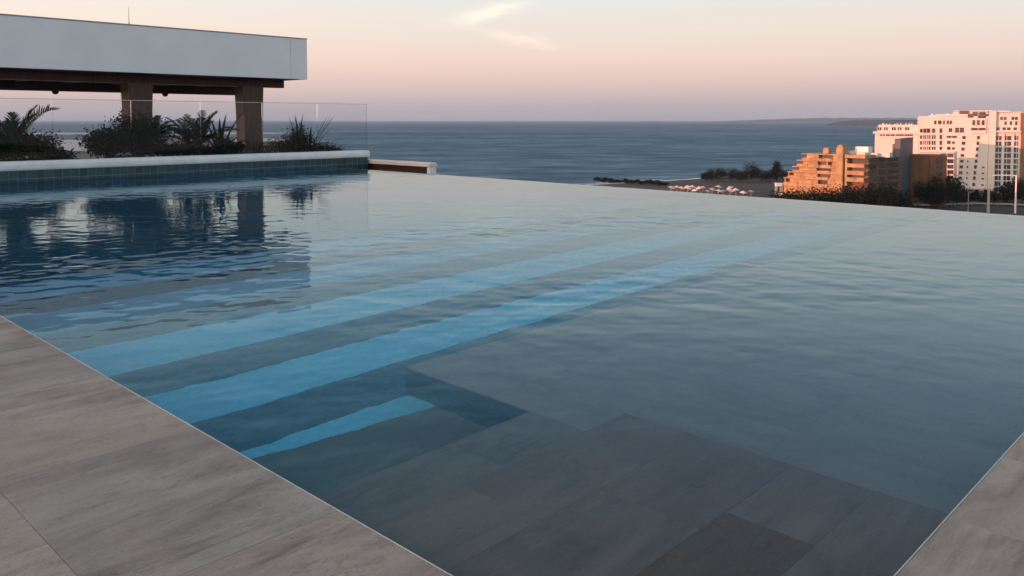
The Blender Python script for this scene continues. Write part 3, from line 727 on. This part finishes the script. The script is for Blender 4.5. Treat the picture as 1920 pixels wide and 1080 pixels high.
shore = [(700, 372), (900, 358), (1040, 350), (1125, 345), (1190, 342), (1250, 338.5), (1320, 334), (1400, 329.5), (1480, 325), (1560, 319), (1660, 312), (1800, 300), (2100, 285), (2600, 270)]
sheet('land', shore, GZ - .2, 'city_ground', 'dark built up coastal land beyond the infinity edge', ((900, 500), (900, -300), (-500, -300), (-500, 330)))
def strip(name, mat, z, d0, d1, label, jit=0.0, start=0, end=None):
    mb = MB(); P_ = []
    fine = []
    pts = shore[start:end]
    for (a, c) in zip(pts[:-1], pts[1:]):
        for k in range(8): fine.append((a[0] + (c[0] - a[0]) * k / 8, a[1] + (c[1] - a[1]) * k / 8))
    for (x, y) in fine:
        mb.v.append(tuple(at_z(x, y + d0 + random.uniform(-jit, jit), z))); mb.v.append(tuple(at_z(x, y + d1 + random.uniform(-jit, jit), z)))
    for i in range(len(fine) - 1): mb.f.append((2 * i, 2 * i + 1, 2 * i + 3, 2 * i + 2))
    o = mb.build(name, mat)
    if o.data.polygons[0].normal.z < 0: o.data.flip_normals()
    return tag(o, label, name.replace('_', ' '), kind='structure')
strip('beach', 'sand', GZ - .19, 0.2, 34, 'mauve sand beach behind the shoreline', .15, 0, 10)
strip('surf', 'foam', GZ - .17, -.75, .55, 'thin line of pale surf along the beach', .22, 0, 10)
strip('surf', 'foam', GZ - .55, -2.9, -2.3, 'broken line of surf out from the beach', .35, 0, 6)
# far coast seen through the glass on the left
sheet('sand_spit', [(-500, 250), (-100, 249), (300, 248.4), (470, 248), (545, 248.6), (548, 250), (470, 251.6), (200, 252), (-500, 254)], GZ - .3, 'wet_sand', 'pale distant sand spit behind the glass balustrade')
sheet('sand_spit', [(60, 236), (110, 235.4), (180, 235.6), (196, 236.2), (180, 237), (60, 237.2)], GZ - .3, 'scrub', 'thin dark sandbar far out in the sea behind the glass')
sheet('land', [(-600, 262), (100, 261), (300, 258), (480, 257.5), (545, 259), (575, 264), (610, 274), (660, 292), (700, 320), (720, 372)], GZ - .25, 'city_ground', 'dark coastal flat seen through the glass balustrade', ((-500, 340), (-2500, 700)))
sheet('lagoon', [(-400, 263), (60, 262), (200, 262), (240, 266), (170, 284), (60, 284), (-400, 284)], GZ - .21, 'wet_sand', 'pale grey lagoon flat behind the planter shrubs')
sheet('lagoon', [(420, 261), (500, 259.2), (530, 261), (556, 262.5), (520, 265), (440, 266)], GZ - .21, 'wet_sand', 'small pale pool in the coastal flat by the column')
def ridge(name, x0, x1, Y, ztop_fn, label, mat='hill_green', depth=900, n=60):
    mb = MB(); m_ = 5
    for i in range(n + 1):
        x = x0 + (x1 - x0) * i / n; p = at_depth(x, HY, Y); top = ztop_fn(i / n)
        for j in range(m_ + 1):
            t_ = j / m_; w_ = math.sin(math.pi * t_) ** .7 if 0 < t_ < 1 else 0
            mb.v.append((p[0] * (1 + t_ * depth / Y), p[1] + t_ * depth, GZ - 1 + (top + 1) * w_ * (1 + .10 * random.uniform(-1, 1))))
    for i in range(n):
        for j in range(m_):
            a = i * (m_ + 1) + j; mb.f.append((a, a + m_ + 1, a + m_ + 2, a + 1))
    return tag(mb.build(name, mat, smooth=True), label, 'hill', kind='structure')
ridge('hill', 1330, 1900, 15000, lambda t_: 95 * min(1, t_ * 2.6) ** .8 * (1 - .25 * t_) + 2, 'low hazy ridge on the far horizon', depth=2500)
ridge('headland', 1548, 1900, 6000, lambda t_: 44 * min(1, t_ * 7) ** .6 * (1 - .1 * t_), 'dark low headland in the sea left of the white hotel', depth=700)

# ================================================================== TREES AND BEACH THINGS
def far_tree(px, Y, h, w, label, group, n=380, leafs=.42, mat='leaf_far', trunk=.02):
    o = thing('tree', label, 'tree', ground_at(px, Y), random.uniform(0, 6), group)
    t_ = MB(); cl = []
    cr = MB(); cl = leafcloud(cr, (0, 0, h * (trunk + (1 - trunk) / 2)), (w / 2, w / 2, h * (1 - trunk) / 2), int(n * 6.5), max(.34, leafs * h / 8 * .72), clumps=22, low=.9)
    t_.tube([(0, 0, -.4), (0, 0, h * .35), (.1 * w, 0, h * .7)], [.03 * h, .024 * h, .008 * h], 6)
    for c_ in cl[:5]: t_.tube([(0, 0, h * .3), (c_[0] * .5, c_[1] * .5, h * .3 + (c_[2] - h * .3) * .6), tuple(c_)], [.014 * h, .01 * h, .004 * h], 5)
    t_.build('trunk', 'bark', o); cr.build('crown', mat, o); return o
for px, Y, h, w in ((1336, 560, 8, 9), (1352, 552, 9.5, 13), (1374, 556, 9, 13), (1392, 548, 8, 12), (1410, 556, 12, 13), (1428, 550, 9.5, 12), (1446, 556, 9, 11), (1459, 560, 13, 9), (1476, 548, 9, 12), (1324, 566, 5, 9)):
    far_tree(px, Y, h, w, {1410: 'tall broad dark tree rising from the middle of the beach grove', 1459: 'tallest narrow dark tree of the beach grove, next to the orange building', 1324: 'lowest tree at the seaward tip of the beach grove'}.get(px, 'dark tree in the grove behind the beach parasols'), 'grove of trees behind the beach')
for k, px in enumerate(range(1472, 1690, 13)):
    Y = (325, 331, 318)[k % 3]; h = (12.9, 13.9, 13.3, 14.3)[k % 4] + (1.5 if px > 1585 else 0); w = 15
    far_tree(px, Y, h, w, 'dark tree below the stepped terraces of the orange building' if px < 1565 else 'dark tree below the balcony bay of the orange building' if px < 1625 else 'dark tree below the shaded wing beside the slate tower', 'trees below the orange building', 520, .36)
for px, Y, h, w in ((1742, 395, 14, 14), (1762, 392, 15.5, 14), (1783, 396, 15, 13), (1797, 400, 11, 10), (1815, 408, 7.5, 9), (1838, 405, 8, 10), (1862, 402, 7, 9), (1886, 404, 11, 11), (1905, 400, 13, 12), (1922, 404, 13, 12)):
    far_tree(px, Y, h, w, 'dark rounded tree in front of the brown slatted block' if px < 1790 else 'low dark tree in front of the white hotel podium' if px < 1850 else 'dark tree in front of the hotel beside the white lamp post', 'trees below the white hotel', 420, .38)
for k in range(16):
    px = 1122 + k * 8.2 + random.uniform(-2, 2); Y = 555 - k * 2.5 + random.uniform(-6, 6)
    far_tree(px, Y, random.uniform(1.8, 3.6), random.uniform(4, 6.5), 'low dark coastal bush at the edge of the beach', 'low bushes along the shore', 120, 1.1, 'leaf_far', .05)
# parasols
def parasol_meshes():
    c = MB(); c.lathe([(1.75, 2.25), (1.72, 2.32), (.9, 2.75), (.06, 3.15), (.001, 3.2)], 8)
    p = MB(); p.tube([(0, 0, 0), (0, 0, 3.1)], [.05, .04], 6); return c.mesh('canopy', 'canvas'), p.mesh('pole', 'white_paint')
cm, pm = parasol_meshes()
k = 0
for px, yb in ((1256, 362), (1268, 361), (1276, 362.5), (1288, 363.5), (1297, 362), (1304, 365), (1314, 364), (1325, 366), (1334, 364.5), (1345, 367), (1356, 366), (1368, 368.5), (1380, 367), (1393, 370), (1408, 369), (1290, 358.5), (1318, 359.5), (1346, 361.5), (1372, 363)):
    p = at_z(px, yb, GZ - .18)
    o = thing('beach_parasol', 'pale canvas parasol on the beach in front of the dark grove', 'parasol', tuple(p), random.uniform(0, 6), 'parasols on the beach')
    put(cm, 'canopy', o); put(pm, 'pole', o)
    o.rotation_euler = (random.uniform(-.28, .28), random.uniform(-.28, .28), random.uniform(0, 6)); s0 = random.uniform(.95, 1.5); o.scale = (s0, s0, s0)
# lifeguard style white hut by the orange building
p = ground_at(1462, 452)
o = thing('beach_hut', 'small white roofed hut on posts beside the orange building', 'hut', p)
mb = MB(); mb.box(-1.6, 1.6, -1.6, 1.6, 5.2, 6.6); mb.build('cabin', 'white_paint', o)
mb = MB(); mb.prism([(-2, -2), (2, -2), (2, 2), (-2, 2)], 6.62, 6.9); mb.build('roof', 'white_paint', o)
for a, c in ((-1.4, -1.4), (1.4, -1.4), (1.4, 1.4), (-1.4, 1.4)):
    mb = MB(); mb.box(a - .12, a + .12, c - .12, c + .12, 0, 5.198); mb.build('post', 'white_paint', o)
mb = MB(); mb.box(-2.4, 2.4, -2.2, -1.9, 0, 1.4); mb.build('low_wall', 'white_paint', o)

# ================================================================== ORANGE TERRACED BUILDING
class Facade:
    """pixel -> position on a wall plane, in the local frame of its building"""
    def __init__(s, px, Y, rz):
        s.o = np.array(ground_at(px, Y)); s.rz = rz
        s.ex = np.array([math.cos(rz), math.sin(rz), 0]); s.ey = np.array([-math.sin(rz), math.cos(rz), 0])
    def xz(s, x, y, yl=0.0):
        p = at_plane(x, y, s.o + s.ey * yl, s.ey) - s.o
        return float(np.dot(p, s.ex)), float(p[2])
    def yz(s, x, y, xl=0.0):                       # on the side wall at local x = xl
        p = at_plane(x, y, s.o + s.ex * xl, s.ex) - s.o
        return float(np.dot(p, s.ey)), float(p[2])
    def empty(s, name, label, cat): return thing(name, label, cat, tuple(s.o), s.rz)
def bx(parent, name, mat, x0, x1, y0, y1, z0, z1, c=.15):
    mb = MB(); mb.cbox(min(x0, x1), max(x0, x1), min(y0, y1), max(y0, y1), min(z0, z1), max(z0, z1), c); return mb.build(name, mat, parent)
FO = Facade(1624, 345, math.atan2(-.75, .66)); ob = FO.empty('terraced_building', 'orange terraced apartment building with stepped balconies beside the beach', 'building')
X = lambda x, y=300, yl=0: FO.xz(x, y, yl)[0]
Zf = lambda y, x=1540, yl=0: FO.xz(x, y, yl)[1]
levels = [288, 300.5, 312.5, 323.5, 335, 350]; lefts = [1504, 1495, 1487, 1478, 1471]
right_u = X(1583)
bx(ob, 'wall', 'terracotta', X(1506), right_u, 2.2, 22, 0, Zf(289), .3)
openings = [[(1505, 1512), (1535, 1561)], [(1496, 1505), (1533, 1549), (1552, 1560)], [(1488, 1498), (1531, 1558)], [(1480, 1488), (1533, 1557)], [(1474, 1481), (1534, 1552)]]
for i in range(5):
    zt, zb = Zf(levels[i], 1520), Zf(levels[i + 1], 1520); h = zt - zb; xl = X(lefts[i])
    # parapet band, bulging a little forward
    rough_n = 4; xs = np.linspace(xl, right_u, rough_n + 1)
    for k in range(rough_n):
        bx(ob, 'parapet', 'terracotta', xs[k] + .01, xs[k + 1] - .01, -.9 + random.uniform(-.2, .2), 2.6, zb - .1, zb + h * random.uniform(.34, .42), .3)
    # wall pieces between the openings
    cur = xl
    for a, c in openings[i]:
        xa, xc = X(a), X(c)
        if xa - cur > .3: bx(ob, 'wall', 'terracotta', cur, xa, .05 + random.uniform(0, .2), 2.5, zb + .05, zt - .02, .18)
        w = bx(ob, 'window', 'dark_metal', xa, xc, 2.0, 2.19, zb + h * .4, zt - .3, .02); bx(w, 'pane', 'window_glass', xa + .1, xc - .1, 1.9, 1.995, zb + h * .45, zt - .4, .02)
        cur = xc
    if right_u - cur > .3: bx(ob, 'wall', 'terracotta', cur, right_u - .02, .1 + random.uniform(0, .2), 2.5, zb + .05, zt - .02, .18)
    bx(ob, 'floor_slab', 'terracotta', xl - .2, right_u - .05, -.5, 14, zt - .35, zt + .05, .12)
    bx(ob, 'terrace', 'terracotta', xl, X(1508) + .5, 2.51, 13.5, 0 if i == 4 else zb + .06, zt - .36, .2)
bx(ob, 'wall', 'terracotta', X(1469), right_u - .03, .3, 20, 0, Zf(349), .3)
bx(ob, 'stair_tower', 'terracotta', X(1570), X(1583), -1.4, 4, 0, Zf(276, 1576), .25)
bx(ob, 'chimney', 'terracotta', X(1571), X(1581), -.8, 2.6, Zf(276, 1576) + .01, Zf(271.5, 1576), .25)
bx(ob, 'roof_hut', 'terracotta', X(1540), X(1551), 1.0, 4, Zf(288) + .06, Zf(277, 1545), .4)
# right hand bay with open balconies
bxl, bxr = X(1586), 0.0
bx(ob, 'bay_wall', 'terracotta_brown', bxl, bxr - .1, 2.6, 20, 0, Zf(291, 1605), .1)
bx(ob, 'bay_roof', 'terracotta', bxl - .2, bxr + .3, -.8, 20, Zf(296.5, 1605), Zf(290.5, 1605), .12)
for yt, yb in ((307, 314), (320.5, 328), (333, 341)):
    z1, z0 = Zf(yt, 1605), Zf(yb, 1605)
    bx(ob, 'balcony', 'terracotta', bxl, bxr - .15, -.6, .1, z0, z1, .1)
    bx(ob, 'floor_slab', 'terracotta', bxl, bxr - .15, .11, 2.59, z0, z0 + .3, .02)
    w = bx(ob, 'window', 'dark_metal', bxl + 1, bxr - 1, 2.45, 2.59, z1 + .1, z1 + 1.5, .02); bx(w, 'pane', 'window_glass', bxl + 1.1, bxr - 1.1, 2.40, 2.449, z1 + .15, z1 + 1.45, .01)
w = bx(ob, 'window', 'dark_metal', bxl + .6, bxr - .6, 2.45, 2.59, Zf(306, 1605), Zf(298, 1605), .02)
bx(ob, 'bay_side', 'terracotta', bxl - .1, bxl + .9, -.62, 2.55, Zf(348, 1590), Zf(297, 1590), .08)
# shaded right wing
T = FO.yz(1690, 300)[0]; zr = FO.yz(1650, 295)[1]
bx(ob, 'wing', 'terracotta_brown', -20, -.12, 2.65 + .0, T, 0, zr, .1)
for yp in (300, 312, 324, 336, 348):
    for xp0, xp1 in ((1629, 1643), (1648, 1659), (1664, 1684)):
        ya, yb_ = FO.yz(xp0, yp)[0], FO.yz(xp1, yp)[0]; z = FO.yz(1650, yp)[1]
        if ya < 2.8: ya = 2.8
        f = bx(ob, 'window', 'terracotta_brown', -.118, .10, ya, yb_, z - 1.3, z + .9, .02); bx(f, 'pane', 'window_glass', .101, .13, ya + .15, yb_ - .15, z - 1.1, z + .75, .01)
    z = FO.yz(1650, yp + 5)[1]; bx(ob, 'floor_band', 'terracotta_brown', -.117, .5, 2.7, T - .05, z - .25, z + .25, .05)
bx(ob, 'roof_box', 'white_paint', X(1603, 279, 8), X(1628, 279, 8), 8, 12, Zf(289, 1615, 8) - 1, Zf(275, 1615, 8), .1)
for a, c, yt, yl in ((1606, 1622, 286, 5), (1632, 1645, 287, 9), (1648, 1668, 285, 12), (1590, 1600, 284, 6)):
    bx(ob, 'roof_parapet', 'hotel_white', X(a, 288, yl), X(c, 288, yl), yl, yl + 3, Zf(294, 1630, yl), Zf(yt, 1630, yl), .1)

# slate tower
FT = Facade(1690, 372, math.atan2(-.55, .835)); tw = FT.empty('slate_tower', 'windowless dark slate tower between the orange building and the white hotel', 'tower')
zt = FT.xz(1690, 262)[1]; xr = 0
Lx = FT.xz(1673, 275)[0]; Ty = FT.yz(1712, 270)[0]
bx(tw, 'shaft', 'slate', -2.5, 0, .0, Ty, 0, zt, .12); 
bx(tw, 'lower_shaft', 'slate', Lx, -2.51, .2, Ty - .5, 0, FT.xz(1680, 270)[1], .12)
bx(tw, 'roof_cap', 'slate', -2.7, .2, -.2, Ty + .2, zt + .01, zt + .35, .08)

# brown slatted block right of the tower
FB = Facade(1713, 398, R(-26)); bb_ = FB.empty('slatted_block', 'brown slatted apartment block behind the slate tower', 'building')
xr = FB.xz(1775, 320)[0]; zt = FB.xz(1740, 291)[1]
bx(bb_, 'wall', 'terracotta_brown', -6, xr, .5, 16, 0, zt, .1)
k = 0; x = -2.0
while x < xr - 5.2:
    bx(bb_, 'slat', 'brown_slat', x, x + .75, .1, .499, 0, zt - .3, .04); x += 1.25
for yp in (303, 314, 325, 336, 347):
    xa, z = FB.xz(1754, yp); xc = FB.xz(1768, yp)[0]
    f = bx(bb_, 'window', 'terracotta_brown', xa, xc, .30, .499, z - 1.2, z + 1.0, .02); bx(f, 'pane', 'window_glass', xa + .15, xc - .15, .24, .299, z - 1.0, z + .8, .01)
    bx(bb_, 'floor_band', 'brown_slat', xa - .3, xr + .2, .05, .499, z + 1.25, z + 1.6, .03)

# ================================================================== WHITE HOTEL
FH = Facade(1800, 440, R(-24)); ht = FH.empty('beach_hotel', 'tall white hotel with many dark windows, upper floors lit pink by the low sun', 'hotel')
HX = lambda x, y=280: FH.xz(x, y)[0]
HZ = lambda y, x=1800: FH.xz(x, y)[1]
def blk(name, x0, x1, yt, y0, y1, yb=None, mat='hotel_white', c=.12):
    return bx(ht, name, mat, HX(x0), HX(x1), y0, y1, 0 if yb is None else HZ(yb, (x0 + x1) / 2), HZ(yt, (x0 + x1) / 2), c)
blk('wing', 1640, 1722, 250, 1.0, 22)
blk('wing_upper_floor', 1646, 1722, 234, 2.0, 20, 248.2)
blk('cornice', 1636, 1724, 247, .2, 22.5, 250.6)
blk('main_block', 1722.3, 1853, 218, 0, 24)
blk('upper_block', 1756, 1820, 214, 1.5, 22, 217.5)
blk('sloping_roof', 1742, 1800, 216, 3.5, 20, 221)
blk('penthouse', 1790, 1852, 208.5, 3.0, 20, 214.5, 'hotel_frame')
blk('roof_band', 1788, 1856, 207, 2.4, 20.5, 208.3)
blk('pilaster', 1853.3, 1866, 207.5, -1.0, 22)
blk('east_block', 1866.3, 1913, 211, 1.2, 24)
blk('east_roof', 1866.5, 1893, 207.5, .2, 22, 210.5, 'hotel_frame')
blk('east_roof', 1893.5, 1915, 209.5, .4, 22, 210.8, 'hotel_frame')
blk('brown_wing', 1913.3, 1960, 212, -1.5, 24, None, 'terracotta_brown')
blk('canopy', 1866.8, 1914, 245.5, -.8, 1.19, 248)
blk('terrace_slab', 1722.5, 1790, 283, -2.2, -.01, 285.5)
blk('balcony_back', 1761, 1788, 286, -2.0, -.02, 345, 'hotel_frame')
def win(x, y, w, h, yl=0.0, d=.18, frame='hotel_white'):
    w *= 1.12; h *= 1.18
    x0, x1 = HX(x - w / 2, y), HX(x + w / 2, y); z0, z1 = HZ(y + h / 2, x), HZ(y - h / 2, x)
    mb = MB(); f_ = .22
    for a in ((x0 - f_, x1 + f_, z1, z1 + f_), (x0 - f_, x1 + f_, z0 - f_, z0), (x0 - f_, x0, z0 + .001, z1 - .001), (x1, x1 + f_, z0 + .001, z1 - .001)):
        mb.box(a[0], a[1], yl - d, yl - .001, a[2], a[3])
    o = mb.build('window', frame, ht)
    mb = MB(); mb.box(x0 + .002, x1 - .002, yl - .05, yl - .003, z0 + .002, z1 - .002); mb.build('pane', 'window_glass', o)
    if w > 7:
        mb = MB(); xm = (x0 + x1) / 2; mb.box(xm - .12, xm + .12, yl - .09, yl - .052, z0 + .003, z1 - .003); mb.build('mullion', frame, o)
for x in (1649, 1661, 1676, 1687, 1701): win(x, 241.5, 7, 5, 2.0)
for x0, x1 in ((1650, 1659), (1662, 1677), (1681, 1710)): win((x0 + x1) / 2, 253.5, x1 - x0, 2.6, 1.0)
for y, h in ((245, 6), (257, 5.5), (268, 6), (278, 4)):
    win(1727.5, y, 5, h)
    for x in (1734, 1741, 1750.5): win(x, y, 5.6 if y < 250 else 6.6, h + 1)
    win(1764, y, 4.5, h + 1.2)
for x, w in ((1782, 6), (1799, 15)): win(x, 244, w, 8 if w > 8 else 6)
for x, w in ((1753.5, 4), (1762, 6), (1770, 3), (1780, 9)): win(x, 229.5, w, 6)
win(1784.6, 256.5, 17, 3.6)
for y in (267, 278): win(1779, y, 6, 5); win(1787.6, y + .4, 4.6, 4)
for k, y in enumerate((258, 268.5, 279.5, 292, 302.5, 313, 324, 334, 346)):
    win(1807.5 - k * 1.05, y, 6, 5); win(1834.5 - k * 1.1, y, 4.6, 5.6)
    if k > 3: win(1817 - k * .6, y, 2.6, 3.4)
    if k > 4: win(1846 - k * .5, y + 1, 4, 2.6)
for y in (291, 302, 312, 322, 332):       # stacked balcony bay, left
    win(1775, y, 22, 6.2, -2.0); z = HZ(y + 5.3, 1775); bx(ht, 'balcony_slab', 'hotel_white', HX(1761.5), HX(1790), -3.2, -2.01, z - .35, z + .25, .04)
# glazed stack at the top of the main block
bx(ht, 'glazed_bay', 'hotel_frame', HX(1820), HX(1848), -.9, -.02, HZ(249, 1834), HZ(222, 1834), .06)
for x in (1825.5, 1834, 1843): win(x, 230, 5, 8, -.9)
win(1834, 242, 24, 4, -.9)
for x, y, w, h in ((1808, 213, 14, 8), (1820, 217, 8, 5), (1829, 214, 7, 6), (1841, 219, 12, 3), (1843, 213, 9, 4)): win(x, y, w, h, 2.3 if y < 216 else -.02, .2, 'terracotta_brown')
# east block: rows of dark bays between pale slabs and grey piers
for k, y in enumerate((259, 269.5, 281, 292, 303, 313, 324, 334, 345, 356)):
    for x, w in ((1873, 12), (1888.5, 15), (1907, 10)): win(x - .12 * k, y, w, 7, 1.2, .2, 'hotel_frame')
    z = HZ(y + 5.3, 1890); bx(ht, 'balcony_slab', 'hotel_frame' if k % 3 else 'hotel_white', HX(1867), HX(1913), .35, 1.0, z - .25, z + .3, .03)
for x in (1880.6, 1898.6, 1912): bx(ht, 'pier', 'hotel_frame', HX(x) - .6, HX(x) + .6, .1, 1.19, 0, HZ(250, x), .03)
for x in (1872, 1883.5, 1892, 1904): win(x, 241.5, 6, 4.5, 1.2)
for x in (1886, 1896, 1906): win(x, 231, 4, 6, 1.2)
for x, w in ((1882, 11), (1903, 11)): win(x, 222, w, 5, 1.2)
for x, w, h in ((1800, 20, 2.0), (1765, 12, 1.6)): pass
for k in range(9):        # clutter and planting on the wing roof
    x = 1652 + k * 7.2 + random.uniform(-2, 2); z = HZ(234, x); bx(ht, 'roof_pergola', 'hotel_frame', HX(x), HX(x + random.uniform(2, 4)), 4, 7, z + .02, z + random.uniform(.4, 1.1), .06)
mb = MB(); mb.box(HX(1670), HX(1724), 3.9, 4.1, HZ(226.6, 1690), HZ(225.9, 1690)); mb.build('railing', 'dark_metal', ht)
for x, h in ((1746, 2.5), (1756, 2.2), (1775, 1.8), (1812, 1.5), (1899, 1.2)):
    z = HZ(216 if x > 1760 else 218, x); bx(ht, 'roof_vent', 'hotel_frame', HX(x), HX(x + 3), 6, 8, z - 1, z + h * .6, .05)
for k in range(9):          # string courses at the floors
    y = 251 + k * 10.9; z = HZ(y, 1810); bx(ht, 'string_course', 'hotel_white', HX(1790.5), HX(1852.5), -.14, -.002, z - .16, z + .16, .02)
for k in range(4):
    y = 251 + k * 10.6; z = HZ(y, 1740); bx(ht, 'string_course', 'hotel_white', HX(1723), HX(1772), -.3, -.002, z - .2, z + .2, .03)
blk('podium', 1790, 1862, 352, -4, -.05)
for x in (1806, 1818, 1830, 1846): win(x, 358, 6, 6, -4.0)

# ================================================================== ROAD, BARRIERS AND LAMP POSTS
rd = MB(); a = ground_at(1650, 408); c = ground_at(2000, 385); d = ground_at(2000, 372); e = ground_at(1650, 395)
rd.v = [(p[0], p[1], GZ - .12) for p in (a, c, d, e)]; rd.f = [(3, 2, 1, 0)]
tag(rd.build('road', 'asphalt'), 'dark asphalt coastal road in front of the white hotel', 'road', kind='structure')
def barrier(pix, label):
    pts = [Vector(at_z(x, y, GZ - .1)) for x, y in pix]
    o = thing('road_barrier', label, 'barrier', tuple(pts[0]))
    rel = [p - pts[0] for p in pts]
    mb = MB(); mb.tube([p + Vector((0, 0, 1.0)) for p in rel], [.45] * len(rel), 6); mb.build('rail', 'concrete', o)
    for a_, b__ in zip(rel[:-1], rel[1:]):
        n_ = max(2, int((b__ - a_).length / 5))
        for k in range(n_):
            p = a_ + (b__ - a_) * (k / n_); mb = MB(); mb.box(p.x - .15, p.x + .15, p.y - .15, p.y + .15, 0, 1.0); mb.build('post', 'concrete', o)
barrier([(1684, 386), (1740, 388), (1790, 386.5), (1822, 385), (1870, 386), (1930, 388)], 'long pale road barrier running below the white hotel')
barrier([(1868, 382), (1895, 380.5), (1930, 381)], 'short grey road barrier close to the hotel gate')
def lamp(px, Y, ytop, label, w=.18, arm=0.0, mat='grey_metal', r1=None):
    p = ground_at(px, Y); h = at_depth(px, ytop, Y)[2] - GZ
    o = thing('lamp_post', label, 'lamp post', p)
    mb = MB(); mb.tube([(0, 0, 0), (0, 0, h * .5), (0, 0, h)], [w * 1.4, w * 1.1, w], 8); mb.build('pole', mat, o)
    if arm:
        mb = MB(); mb.tube([(0, 0, h - .1), (arm * .5, 0, h + .15), (arm, 0, h + .1)], [w * .8, w * .7, w * .6], 6); mb.build('arm', mat, o)
        mb = MB(); mb.box(arm - .7, arm + .4, -.25, .25, h - .15, h + .05); mb.build('lamp_head', mat, o)
    return o
lamp(1820, 372, 360, 'thin grey lamp post beside the road barrier', .14, 1.2)
lamp(1858, 368, 346, 'thick grey post standing in front of the hotel piers', .55)
lamp(1909, 365, 329, 'tall white lamp post with a long arm over the road', .32, -10.0, 'white_paint')

# ================================================================== HAZE
hz = MB(); hz.box(-41000, 41000, -450, 46500, GZ - 2.5, EYE + 70)
m = bpy.data.materials.new('haze'); m.use_nodes = True; MATS['haze'] = m; t = m.node_tree
t.nodes.remove(t.nodes['Principled BSDF']); pvn = t.nodes.new('ShaderNodeVolumePrincipled')
pvn.inputs['Color'].default_value = (.50, .74, 1.0, 1); pvn.inputs['Density'].default_value = .000036; pvn.inputs['Anisotropy'].default_value = 0.0
t.links.new(pvn.outputs[0], t.nodes['Material Output'].inputs['Volume'])
tag(hz.build('haze', 'haze'), 'thin evening haze over the sea', 'haze', kind='stuff')
